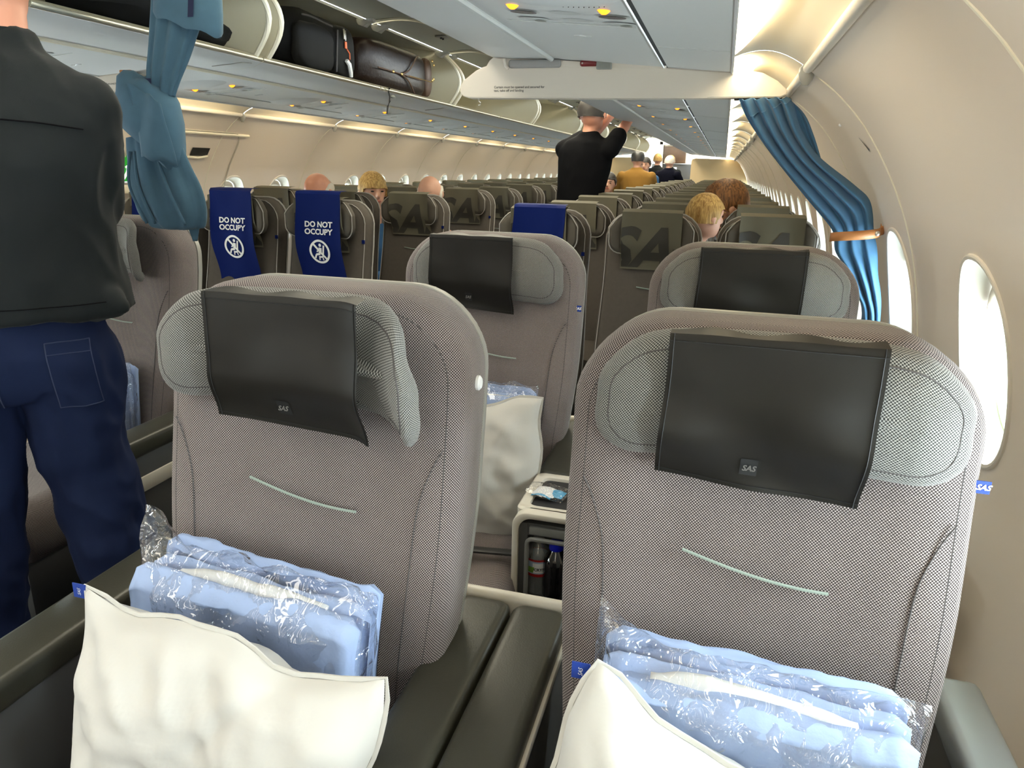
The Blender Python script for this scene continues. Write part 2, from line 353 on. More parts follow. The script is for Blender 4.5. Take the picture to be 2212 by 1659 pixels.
def window_meshes(s):
    N = 48; T = [2*PI*k/N for k in range(N)]
    def ring(sc, d, extra=0.0): return [wall_v(s, ell(WA*sc+extra, WB*sc+extra, t)[0], ZC+ell(WA*sc+extra, WB*sc+extra, t)[1], d) for t in T]
    bm = bmesh.new(); loft(bm, [ring(1.0, -.004, .004), ring(1.0, .004, .003), ring(1.0, .006, 0), ring(.985, .005, -.003), ring(.95, -.004), ring(.87, -.020), ring(.80, -.038), ring(.775, -.046), ring(.765, -.050)], True, False, False); sur = bm
    bm = bmesh.new(); loft(bm, [ring(.765, -.050), ring(.75, -.052), ring(.74, -.060), ring(.73, -.075), ring(.72, -.092)], True, False, False); seal = bm
    bm = bmesh.new(); loft(bm, [ring(.75, -.053), ring(.4, -.053)], True, False, True); pane = bm
    bm = bmesh.new(); loft(bm, [ring(.72, -.092), ring(1.1, -.095)], True, False, False); flange = bm
    # pulled-up shade: its lower edge with a moulded grip under the top of the opening
    bm = bmesh.new()
    def shf(u, v):
        ang = PI*(.5+(.5-u)*.62); ey, ez = ell(WA*.765, WB*.765, ang); zt = ZC+ez
        zz = zt - v*(.028 + .010*math.sin(PI*u)); return wall_v(s, ey, zz, -.045+.010*math.sin(PI*v))
    grid(bm, 14, 5, shf); shade = bm
    out = []
    for nm, b, m in (('window_surround', sur, M['wallplain']), ('window_seal', seal, M['seal']), ('window_pane', pane, M['glass']), ('window_flange', flange, M['wallplain']), ('window_shade', shade, M['shade'])):
        o = fin(nm, b, m); out.append((nm, o.data)); bpy.data.objects.remove(o)
    return out
floor_ = fin('floor', (lambda b: (box(b, -1.72, 1.72, -2.6, YEND+1.6, -.02, FL), b)[1])(bmesh.new()), M['floor'], smooth=False); floor_['kind'] = 'structure'
wn = 1
for s, side in ((1, 'right'), (-1, 'left')):
    ZC = 1.098 if s > 0 else 1.15
    wall = struct('wall_'+side)
    bays = [(-2.6, -1.09, [-1.6]), (-1.09, -.02, [-.82, -.29]), (-.02, 1.045, [.25, .78]), (1.045, 2.11, [1.58]), (2.11, 2.77, [2.30 if s > 0 else 2.44])]
    if s < 0: bays += [(2.77, 3.83, [])]
    k0 = 3.83 if s < 0 else 2.77
    nb = int((YEND-k0)/1.066)+1
    shared = None
    for (a, b, w) in bays: fin('sidewall_panel', wall_panel_bm(s, a, b, w), M['wall'], wall)
    base = wall_panel_bm(s, 0, 1.066, [.267, .800]); o = fin('sidewall_panel', base, M['wall'], wall); o.location.y = k0; shared = o.data
    for k in range(1, nb): o = fin('sidewall_panel', None, None, wall, mesh=shared); o.location.y = k0+1.066*k
    ends = [b for a, b, w in bays] + [k0+1.066*(k+1) for k in range(nb)]
    bm = bmesh.new()                                              # backing strip behind a panel joint
    tube(bm, [wall_v(s, 0, .09+1.60*v/40, .0005) for v in range(41)], .0026, 6); st = fin('joint_strip', bm, M['binrim'], wall); st.location.y = ends[0]
    for e in ends[1:]: o = fin('joint_strip', None, None, wall, mesh=st.data); o.location.y = e
    wm = window_meshes(s)
    wy = [w for a, b, ws in bays for w in ws] + [k0+1.066*k+q for k in range(nb) for q in (.267, .800)]
    for y in wy:
        r = fin('window_%d' % wn, None, None, mesh=wm[0][1]); r.location.y = y; r['kind'] = 'structure'; wn += 1
        for nm, me in wm[1:]: fin(nm, None, None, r, mesh=me)
    # rounded ledge where the sidewall meets the lit cove
    bm = bmesh.new(); tube(bm, [(s*1.452, -2.6, 1.706), (s*1.452, 2, 1.706), (s*1.452, 9, 1.706), (s*1.452, k0+1.066*nb, 1.706)], .013, 10); o = fin('trim_%d' % (1 if s > 0 else 2), bm, M['wallplain']); o['kind'] = 'structure'
# exit door outline on the left wall: recessed frame line, handle cover, lit exit sign
door = struct('door_1')
def wl(y, z, d=.003): return wall_v(-1, y, z, d)
bm = bmesh.new(); P = []
for x, z in rrect(.43, .42, .09, 8, 6): P.append(wl(3.58+x, 1.19+z*1.0, .003))
P.append(P[0]); tube(bm, P, .004, 6); fin('door_outline', bm, M['seam'], door)
bm = bmesh.new(); tube(bm, [wl(3.34+.72*k/8, 1.60, .004) for k in range(9)], .009, 8); fin('door_top_ledge', bm, M['binrim'], door)
bm = bmesh.new()
grid(bm, 6, 4, lambda u, v: wl(3.62+.15*u, 1.475+.045*v, .004)); fin('handle_recess', bm, M['dark'], door)
bm = bmesh.new(); tube(bm, [wl(3.61, 1.47, .006), wl(3.69, 1.465, .008), wl(3.77, 1.475, .006)], .007, 8); fin('door_handle', bm, M['binrim'], door)
ex = thing('exit_sign', 'lit green and white exit sign on the left wall beside the tied curtain', 'sign', (-WX(1.41)+.012, 3.20, 1.33))
bm = bmesh.new(); box(bm, 0, .018, -.16, .11, 0, .145, .004); fin('sign_panel', bm, M['exitw'], ex)
bm = bmesh.new(); box(bm, .018, .021, -.155, .06, .008, .137)
fin('green_field', bm, M['exitg'], ex)
bm = bmesh.new()                                                  # running figure and doorway in white
for a, b, r in (((.0, .112), (.0, .113), .012), ((.0, .095), (-.02, .055), .010), ((-.02, .055), (-.05, .02), .007), ((-.02, .055), (.012, .035), .007), ((.012, .035), (.0, .012), .006), ((.0, .09), (.03, .075), .005), ((0, .09), (-.03, .075), .005)):
    tube(bm, [(.022, a[0]-.03, a[1]), (.022, b[0]-.03, b[1])], r, 6)
box(bm, .020, .023, .02, .045, .01, .12); fin('running_figure', bm, M['exitw'], ex)
bm = bmesh.new()
box(bm, 0, .02, -.20, .15, -.055, -.012, .005); fin('sign_shelf', bm, M['cove'], ex)

# ---------------------------------------------------------------- lit cove: scalloped panels, lamp lenses, clips at the joints
joints = [-2.6, -1.09, -.02, 1.045, 2.11, 2.77] + [2.77+1.066*k for k in range(1, 15)]
def zpsu(x): return 1.787-.0835*(abs(x)-.704)/.562*1.0 if False else 1.787-(abs(x)-.704)*.0836
def cove_bm(s, L):
    bm = bmesh.new()
    def f(u, v):                                                  # u along the bay, v from ledge (0) to inboard edge (1)
        x = 1.452 + (1.270-1.452)*v
        arch = .028*math.sin(PI*v)**.9
        z = 1.712+(1.742-1.712)*v + arch*(1+.35*math.sin(PI*u)) - .006*(1-math.sin(PI*u)**.3)
        return Vector((s*x, .003+(L-.006)*u, z))
    grid(bm, 14, 10, f); grid(bm, 1, 10, lambda u, v: Vector((s*(1.452-.182*v), .003, 1.712+.03*v+.028*math.sin(PI*v)**.9-.006+.02*u)))
    return bm
def lens_bm(s, L):
    bm = bmesh.new()
    def f(u, v):
        w = .058*math.sin(PI*min(max(u, 0), 1))**.75+.002; x = 1.270+w*v
        vv = (1.452-x)/.182; z = 1.712+.03*vv+.028*max(0, math.sin(PI*min(vv, 1)))**.9 - .005-.001*v
        return Vector((s*x, L*(.04+.92*u), z))
    grid(bm, 20, 3, f); return bm
for s, side in ((1, 'right'), (-1, 'left')):
    cv = struct('trim_%d' % (3 if s > 0 else 4)); cache = {}
    for a, b in zip(joints[:-1], joints[1:]):
        L = round(b-a, 3)
        if L not in cache:
            o = fin('cove_panel', cove_bm(s, L), M['cove'], cv); l = fin('cove_lamp', lens_bm(s, L), M['lens'], o); cache[L] = (o.data, l.data)
        else:
            o = fin('cove_panel', None, None, cv, mesh=cache[L][0]); fin('cove_lamp', None, None, o, mesh=cache[L][1])
        o.location.y = a
    bm = bmesh.new(); loft(bm, [[Vector((s*(1.455+.019*math.cos(t)*q - .004), .012*math.sin(t)*q*1.2, 1.700-dz_+.013*math.cos(t)*q*0)) for t in [2*PI*k/10 for k in range(10)]] for q, dz_ in ((.5, -.018), (1, -.008), (1.05, .006), (.8, .022), (.35, .034))], True, True, True)
    c0 = fin('joint_clip', bm, M['shellc'], cv); c0.location.y = joints[1]
    for j in joints[2:]: o = fin('joint_clip', None, None, cv, mesh=c0.data); o.location.y = j
# small dark scuff triangle and a white screw on the right wall
mk = struct('trim_5'); bm = bmesh.new(); y0, z0 = 2.22, 1.52
v = [bm.verts.new(wall_v(1, *p, .002)) for p in ((y0+.045, z0+.030), (y0-.002, z0-.010), (y0-.010, z0-.002))]; bm.faces.new(v); fin('wall_mark', bm, M['lamp_dark'], mk, smooth=False)
bm = bmesh.new(); ball(bm, wall_v(1, 2.42, 1.59, .001), .005, 10); fin('wall_screw', bm, M['white'], mk)

# ---------------------------------------------------------------- ceiling, undersides with service units, bins
ceil = struct('ceiling')
bm = bmesh.new(); box(bm, -1.0, 1.0, -2.6, YEND+1.6, 2.33, 2.36); fin('ceiling_panel', bm, M['cove'], ceil, smooth=False)
for s, side in ((1, 'right'), (-1, 'left')):
    # fixed underside: inboard fascia, light ridge, service channel, dark gap, outer panel
    us = struct('trim_%d' % (6 if s > 0 else 7))
    y0, y1 = -2.6, YEND+.2
    def sheet(pts, nm, m, ya=y0, yb=y1):
        bm = bmesh.new(); grid(bm, 1, len(pts)-1, lambda u, v: Vector((s*pts[round(v*(len(pts)-1))][0], ya+(yb-ya)*u, pts[round(v*(len(pts)-1))][1]))); return fin(nm, bm, m, us)
    xr = 1.066 if s > 0 else 1.10
    sheet([(.712, zpsu(.712)+.0), (xr-.004, zpsu(xr))], 'service_channel', M['grey'])
    sheet([(xr+.006, zpsu(xr)), (1.18, zpsu(1.18)), (1.262, zpsu(1.262)), (1.266, zpsu(1.266)-.007), (1.270, zpsu(1.266)-.007), (1.271, zpsu(1.266)+.04)], 'outer_panel', M['grey'])
    bm = bmesh.new(); tube(bm, [(s*.704, y0, 1.784), (s*.704, 5, 1.784), (s*.704, y1, 1.784)], .008, 8); fin('light_ridge', bm, M['greylight'] if s > 0 else M['binrim'], us)
    bm = bmesh.new(); box(bm, min(s*(xr-.008), s*(xr+.010)), max(s*(xr-.008), s*(xr+.010)), y0, y1, zpsu(xr)+.004, zpsu(xr)+.008); fin('dark_gap', bm, M['darkgap'], us)
    bm = bmesh.new(); tube(bm, [(s*(xr-.006), y0, zpsu(xr)-.001), (s*(xr-.006), y1, zpsu(xr)-.001)], .003, 6); fin('channel_edge', bm, M['greylight'], us)
    for yj in ([.55, 2.05] + [2.9+1.6*k for k in range(9)]):
        bm = bmesh.new(); tube(bm, [(s*(xr+.012), yj, zpsu(xr+.012)-.0002), (s*1.26, yj, zpsu(1.26)-.0002)], .0012, 5); fin('panel_joint', bm, M['greylight'], us)

# overhead bins
bin_edges = [-1.5, .55, 2.60] + [2.60+2.06*k for k in range(1, 7)] + [YEND]
fasc = [(.465, 1.812), (.50, 1.797), (.56, 1.790), (.64, 1.788), (.697, 1.786)]
shell = [(.480, 1.832), (.80, 1.822), (1.18, 1.818), (1.27, 1.86), (1.28, 2.0), (1.20, 2.12), (1.05, 2.17), (.80, 2.165), (.54, 2.135)]
def binmesh(s, L, closed):
    d = {}
    def sheet(pts, m, nu=1, g=.004):
        bm = bmesh.new(); grid(bm, nu, len(pts)-1, lambda u, v: Vector((s*pts[round(v*(len(pts)-1))][0], g+(L-2*g)*u, pts[round(v*(len(pts)-1))][1]))); return bm, m
    d['bin_lining'] = sheet(shell, M['binin'], g=0)
    d['lower_fascia'] = sheet(fasc, M['grey'], g=.001)
    bm = bmesh.new()
    tube(bm, [(s*.465, 0, 1.822), (s*.465, L*.5-.03, 1.822)], .010, 10); tube(bm, [(s*.465, L*.5-.02, 1.822), (s*.465, L*.5+.02, 1.822)], .010, 10); tube(bm, [(s*.465, L*.5+.03, 1.822), (s*.465, L-.006, 1.822)], .010, 10)
    tube(bm, [(s*.478, 0, 1.832), (s*.478, L, 1.832)], .006, 6)
    d['lip_rail'] = (bm, M['chrome'] if not closed else M['grey'])
    return d
def front_arc(q): return .52 - .055*q + -.095*math.sin(PI*min(q, 1))*1.0, 2.125-(2.125-1.83)*q   # q 0 hinge .. 1 lip
def divider_bm():
    bm = bmesh.new(); n = 14
    arc = [front_arc(k/n) for k in range(n+1)]; out = arc + [(x, z) for x, z in shell[1:]]
    for ys in (0, .018):
        vs_ = [bm.verts.new((-x, ys, z)) for x, z in out]; bm.faces.new(vs_)
    rim = bmesh.new(); tube(rim, [(-x, .009, z) for x, z in arc], .011, 8)
    return bm, rim
doorL = None
for s, side in ((-1, 'left'), (1, 'right')):
    closed = s > 0; cache = {}
    for k, (a, b) in enumerate(zip(bin_edges[:-1], bin_edges[1:])):
        L = round(b-a, 3)
        lab = ('open cream overhead bin on the left, ' if not closed else 'grey overhead bin above the right-hand seats, ') + ORD[k] + ' from the front'
        if k == 2 and not closed: lab = 'open overhead bin on the left holding the black backpack and brown bag'
        r = thing('overhead_bin', lab, 'luggage bin', (0, a, 0), 0, 'overhead bins on the '+side)
        if L not in cache:
            cache[L] = {}
            for nm, (bm, m) in binmesh(s, L, closed).items(): cache[L][nm] = fin(nm, bm, m, r).data
        else:
            for nm, me in cache[L].items(): fin(nm, None, None, r, mesh=me)
        if closed:
            if 'd' not in cache: cache['d'] = {}
            key = ('door', L)
            if key not in cache['d']:
                pts = [(.470, 1.836), (.445, 1.88), (.432, 1.95), (.436, 2.02), (.46, 2.08), (.50, 2.125), (.55, 2.14)]
                bm = bmesh.new()
                grid(bm, 2, 6, lambda u, v: Vector((pts[round(v*6)][0], .004+(L-.008)*u, pts[round(v*6)][1]))); cache['d'][key] = fin('bin_door', bm, M['grey'], r).data
            else: fin('bin_door', None, None, r, mesh=cache['d'][key])
        else:
            if 'dv' not in cache:
                bm, rim = divider_bm(); o = fin('divider', bm, M['binin'], r, smooth=False); q = fin('divider_rim', rim, M['binrim'], o); cache['dv'] = (o.data, q.data)
            else:
                o = fin('divider', None, None, r, mesh=cache['dv'][0]); fin('divider_rim', None, None, o, mesh=cache['dv'][1])
            o.location.y = .03
            o = fin('divider', None, None, r, mesh=cache['dv'][0]); fin('divider_rim', None, None, o, mesh=cache['dv'][1]); o.location.y = L-.05
            # two raised doors per bin
            for q in range(2):
                y0 = q*L/2+.01; Ld = L/2-.02; key = ('od', round(Ld, 3))
                if key not in cache:
                    bm = bmesh.new()
                    def dp(v): return (.505 - .40*v, 2.135+.020*math.sin(PI*v)*1.6 - .045*v)
                    grid(bm, 3, 10, lambda u, v: Vector((-dp(v)[0], Ld*u, dp(v)[1])))
                    o = fin('bin_door', bm, M['bindoor'], r)
                    rm = bmesh.new()
                    for yy in (.004, Ld-.004): tube(rm, [(-dp(v/10)[0], yy, dp(v/10)[1]-.006) for v in range(11)], .006, 6)
                    tube(rm, [(-dp(0)[0], 0, dp(0)[1]-.008), (-dp(0)[0], Ld, dp(0)[1]-.008)], .006, 6); tube(rm, [(-dp(1)[0], 0, dp(1)[1]-.004), (-dp(1)[0], Ld, dp(1)[1]-.004)], .007, 6)
                    e = fin('door_rim', rm, M['binrim'], o)
                    if 'hm' not in cache:
                        hb = bmesh.new(); loft(hb, [[Vector((x, yy, z)) for yy, z in ((-w_, zz), (w_, zz), (w_*.8, zz-t_), (-w_*.8, zz-t_))] for x, w_, zz, t_ in ((-.540, .024, 2.128, .012), (-.53, .030, 2.130, .026), (-.505, .030, 2.126, .030), (-.485, .020, 2.128, .020), (-.455, .020, 2.132, .014))], True)
                        cache['hm'] = fin('hinge', hb, M['shellc'], o).data
                        hb = bmesh.new(); box(hb, -.36, -.30, -.035, .035, dp(.45)[1]-.010, dp(.45)[1]-.003, .002); cache['lm'] = fin('latch_plate', hb, M['shellc'], o).data
                        for q_ in list(o.children)[-2:]: bpy.data.objects.remove(q_)
                    sc = bmesh.new()
                    for yy in (Ld/2-.015, Ld/2+.015): ball(sc, (-.33, yy, dp(.45)[1]-.012), .007, 8)
                    c_ = fin('latch_holes', sc, M['dark'], o); cache[key] = [x.data for x in (o, e, c_)]
                else:
                    o = fin('bin_door', None, None, r, mesh=cache[key][0])
                    for nm, me in zip(('door_rim', 'latch_holes'), cache[key][1:]): fin(nm, None, None, o, mesh=me)
                o.location.y = y0
                for yy in (.07, Ld-.07): fin('hinge', None, None, o, mesh=cache['hm']).location.y = yy
                fin('latch_plate', None, None, o, mesh=cache['lm']).location.y = Ld/2
            if k in (2, 3):                                        # printed locker plate on the fascia
                bm = bmesh.new(); P = [(-x_, y_, z_) for x_, y_, z_ in ((.60, -.12, 1.785), (.52, -.12, 1.791), (.485, -.10, 1.799), (.476, -.05, 1.803))]; tube(bm, P, .0015, 5); fin('plate_outline', bm, M['panelg'], r)
# dark cord dangling from the bin lip
co = thing('loose_strap', 'short black strap dangling from the open bin lip under the brown bag', 'strap', (-.45, 3.70, 1.82))
bm = bmesh.new(); tube(bm, [(.0, .0, .012), (-.010, 0.0, .0), (.004, -.01, -.03), (.012, -.03, -.055), (.006, -.045, -.085), (.004, -.05, -.12)], .005, 6); fin('strap', bm, M['dark'], co)
bm = bmesh.new(); ball(bm, (.008, .015, -.030), (.012, .022, .008), 8); fin('buckle', bm, M['ridged'], co)

# ---------------------------------------------------------------- passenger service units
def psu(s, side, y, k, xc, first=None):
    r = thing('service_unit', 'grey passenger service panel with amber lamps above the %s seats, %s from the front' % (side, ORD[k]), 'service panel', (0, y, 0), 0, 'service panels over the '+side+' seats')
    z = lambda x: zpsu(x)
    if first is not None:
        for ch in first.children: copy_tree(ch, r)
        return r
    sl = -.0836
    def P(x, yy, d): return Vector((s*x, yy, z(x)-d))
    def disc(bm, x, yy, a, b, d, dome=0.0, n=20):
        rings = [[P(x+a*q*math.cos(t), yy+b*q*math.sin(t), d+dome*(1-q*q)) for t in [2*PI*i/n for i in range(n)]] for q in (1, .7, .35)]
        loft(bm, rings, True, False, True)
    bm = bmesh.new(); disc(bm, xc, -.13, .17, .11, -.004, .022, 28); fin('speaker_bulge', bm, M['grey'], r)
    bm = bmesh.new()
    for q in range(9): ball(bm, P(xc+.02+.011*q, -.035-.0035*q*q*.1, .004), .0011, 5)
    fin('speaker_holes', bm, M['dark'], r)
    def part(nm, m, *q, parent=None):
        bm = bmesh.new(); disc(bm, *q); return fin(nm, bm, m, parent or r)
    for sx in (-1, 1):
        x = xc+sx*.098
        part('amber_lamp', M['amber'], x, .0, .014, .013, .0, .009, 14)
        e = part('lamp_bezel', M['greylight'], x+.010, .055, .037, .022, .002); part('reading_lamp', M['lamp_dark'], x+.010, .055, .030, .017, .0035, parent=e)
        e = part('air_nozzle', M['greylight'], x+.016, .13, .038, .017, .0025, .003); part('nozzle_core', M['ridged'], x+.030, .132, .014, .011, .006, parent=e)
    part('blank_cover', M['greylight'], xc+.005, .05, .036, .020, .0008); part('blank_cover', M['greylight'], xc+.02, .125, .036, .018, .0008)
    bm = bmesh.new(); tube(bm, [P(xc-.16, .17, .0015), P(xc+.145, .17, .0015)], .0012, 5); tube(bm, [P(xc-.03, .33, .001), P(xc-.015, .325, .001), P(xc, .335, .001), P(xc+.015, .33, .001)], .002, 5); fin('panel_line', bm, M['greylight'], r)
    return r
rys = [1.62, 3.27] + [4.07+.79*k for k in range(16)]
f0 = psu(1, 'right', rys[0], 0, .905)
for k, y in enumerate(rys[1:]): psu(1, 'right', y, k+1, .905, f0)
lys = [1.9, 2.98, 3.77] + [4.54+.78*k for k in range(16)]
f1 = psu(-1, 'left', lys[0], 0, .98)
for k, y in enumerate(lys[1:]):
    if y < YEND-.2: psu(-1, 'left', y, k+1, .98, f1)

# ---------------------------------------------------------------- curtain header rails
HY = 2.45
hr = thing('curtain_header', 'cream curtain rail header spanning above the right-hand seats, with printed notice', 'curtain rail', (.93, HY, 1.67))
def hx(x): return x-.93
def hz_(z): return z-1.67
def board(out, parent, cx, cz, dep=.055):
    bm = bmesh.new(); fc = bm.faces.new([bm.verts.new((x-cx, 0, z-cz)) for x, z in out]); ex_ = bmesh.ops.extrude_face_region(bm, geom=[fc])
    for v in [g for g in ex_['geom'] if isinstance(g, bmesh.types.BMVert)]: v.co.y += dep
    bmesh.ops.bevel(bm, geom=[e for e in bm.edges if abs(e.verts[0].co.y-e.verts[1].co.y) < 1e-4], offset=.003, segments=2, affect='EDGES'); return fin('header_board', bm, M['wallplain'], parent, sharp=30)
board([(.42, 1.669), (.400, 1.676), (.390, 1.690), (.391, 1.706), (.402, 1.724), (.445, 1.754), (.465, 1.763), (.482, 1.768), (.492, 1.784), (.505, 1.794), (.530, 1.792), (.565, 1.789), (.66, 1.787), (.74, 1.781), (.90, 1.770), (1.06, 1.756), (1.262, 1.741), (1.31, 1.745), (1.355, 1.738), (1.40, 1.715), (1.432, 1.688), (1.430, 1.676), (1.415, 1.668), (1.2, 1.667), (.8, 1.668)], hr, .93, 1.67)
bm = bmesh.new(); box(bm, hx(.560), hx(.735), -.012, .004, hz_(1.759), hz_(1.785), .009, 3); fin('grey_bar', bm, M['bargrey'], hr)
bm = bmesh.new(); tube(bm, [(hx(.545), -.008, hz_(1.787)), (hx(.552), -.012, hz_(1.765)), (hx(.562), -.010, hz_(1.757))], .005, 8); fin('bar_end', bm, M['wallplain'], hr)
bm = bmesh.new(); loft(bm, [[Vector((hx(x), -.0022, hz_(1.769-.032*(x-.735)+q))) for x in (.735, .9, 1.068)]+[Vector((hx(x), .001, hz_(1.769-.032*(x-.735)+q))) for x in (1.068, .9, .735)] for q in (-.0075, .0075)]); fin('cover_strip', bm, M['wallplain'], hr)
bm = bmesh.new(); box(bm, hx(.797), hx(.853), -.013, .002, hz_(1.761), hz_(1.780), .007, 3); o = fin('red_latch', bm, M['red'], hr); o['label'] = 'dark red latch tab'
bm = bmesh.new(); ball(bm, (hx(.806), -.013, hz_(1.770)), .003, 8); fin('latch_pin', bm, M['steel'], o)
bm = bmesh.new(); box(bm, hx(.851), hx(.899), -.014, .002, hz_(1.752), hz_(1.779), .003); fin('grip', bm, M['ridged'], hr)
bm = bmesh.new()
for k in range(8): box(bm, hx(.855)+.0055*k, hx(.858)+.0055*k, -.0155, -.012, hz_(1.755), hz_(1.776))
o = fin('grip_ridges', bm, M['ridged'], hr); o['kind'] = 'stuff'
bm = moved(text_bm('Curtain must be opened and secured for\ntaxi, take off and landing', .0104, align='LEFT', bold=.0001), lambda x, y, z: (hx(x+.510), -.0006, hz_(z+1.697))); fin('printed_notice', bm, M['print_'], hr, smooth=False)
bm = bmesh.new(); tube(bm, [(hx(.450), .02, hz_(1.670)), (hx(.450), .02, hz_(1.661)), (hx(.457), .02, hz_(1.657)), (hx(.456), .02, hz_(1.650)), (hx(.449), .02, hz_(1.648))], .0022, 6); fin('hook', bm, M['steel'], hr)
bm = bmesh.new(); tube(bm, [(hx(1.28), .025, -.005), (hx(1.42), .025, -.003)], .004, 8); fin('rail', bm, M['dark'], hr)
hl = thing('curtain_header', 'cream curtain rail header end behind the standing man, left side', 'curtain rail', (-1.02, HY, 1.69))
board([(-1.40, 1.695), (-.87, 1.697), (-.853, 1.705), (-.862, 1.722), (-.92, 1.762), (-.945, 1.767), (-.955, 1.766), (-1.2, 1.745), (-1.36, 1.738)], hl, -1.02, 1.69)
bm = moved(text_bm('Curtain must be opened and secured for\ntaxi, take off and landing', .0104, align='LEFT', bold=.0001), lambda x, y, z: (x-.16, -.0006, z+.03)); fin('printed_notice', bm, M['print_'], hl, smooth=False)

# ---------------------------------------------------------------- ends of the cabin
fe = struct('wall_front'); bm = bmesh.new(); box(bm, -1.9, 1.9, -2.66, -2.6, 0, 2.4); fin('front_bulkhead', bm, M['wallplain'], fe, smooth=False)
be = struct('wall_back')
for s, xi, nm in ((1, .54, 'right'), (-1, .50, 'left')):
    bm = bmesh.new(); P = [(xi, .08)] + [(WX(z)-.01, z) for z in (.1, .4, .7, .9, 1.1, 1.25, 1.4, 1.5, 1.58)] + [(1.55, 1.655), (1.48, 1.69), (1.40, 1.71), (.62, 1.72), (.56, 1.70), (xi, 1.66)]
    f = bm.faces.new([bm.verts.new((s*x, YEND, z)) for x, z in P]); ex_ = bmesh.ops.extrude_face_region(bm, geom=[f])
    for v in [g for g in ex_['geom'] if isinstance(g, bmesh.types.BMVert)]: v.co.y += .04
    fin('aft_partition', bm, M['tanwall'], be, sharp=30)
bm = bmesh.new(); box(bm, -1.9, 1.9, YEND+1.5, YEND+1.56, 0, 2.5); fin('aft_wall', bm, M['cove'], be, smooth=False)
gl = thing('galley_unit', 'dark brown galley unit with cream frame at the far end of the aisle', 'galley', (0, YEND+.9, FL))
bm = bmesh.new(); box(bm, -.42, .52, .2, .5, .0, 1.60-FL, .01); fin('cabinet', bm, M['dark'], gl)
bm = bmesh.new(); box(bm, -.16, .36, .1, .5, 1.62-FL, 2.0-FL, .01); fin('dark_screen', bm, M['galley'], gl)
bm = bmesh.new(); box(bm, -.26, -.17, .05, .5, 0, 2.1-FL, .01); box(bm, -.26, .45, .05, .5, 2.02-FL, 2.1-FL, .01); fin('cream_frame', bm, M['cove'], gl)
bm = bmesh.new(); box(bm, .40, .58, .08, .12, 1.72-FL, 1.94-FL, .004); box(bm, -.45, -.28, .08, .12, 1.6-FL, 2.0-FL, .004); fin('lit_panel', bm, M['galleylamp'], gl)
bm = bmesh.new()
for k, (x, z, r) in enumerate(((-.10, 1.45, .05), (.03, 1.40, .04), (.12, 1.48, .05), (.2, 1.42, .03))): box(bm, x-r, x+r, .02, .2, z-FL-r, z-FL+r, .01)
fin('galley_equipment', bm, M['shellg'], gl)
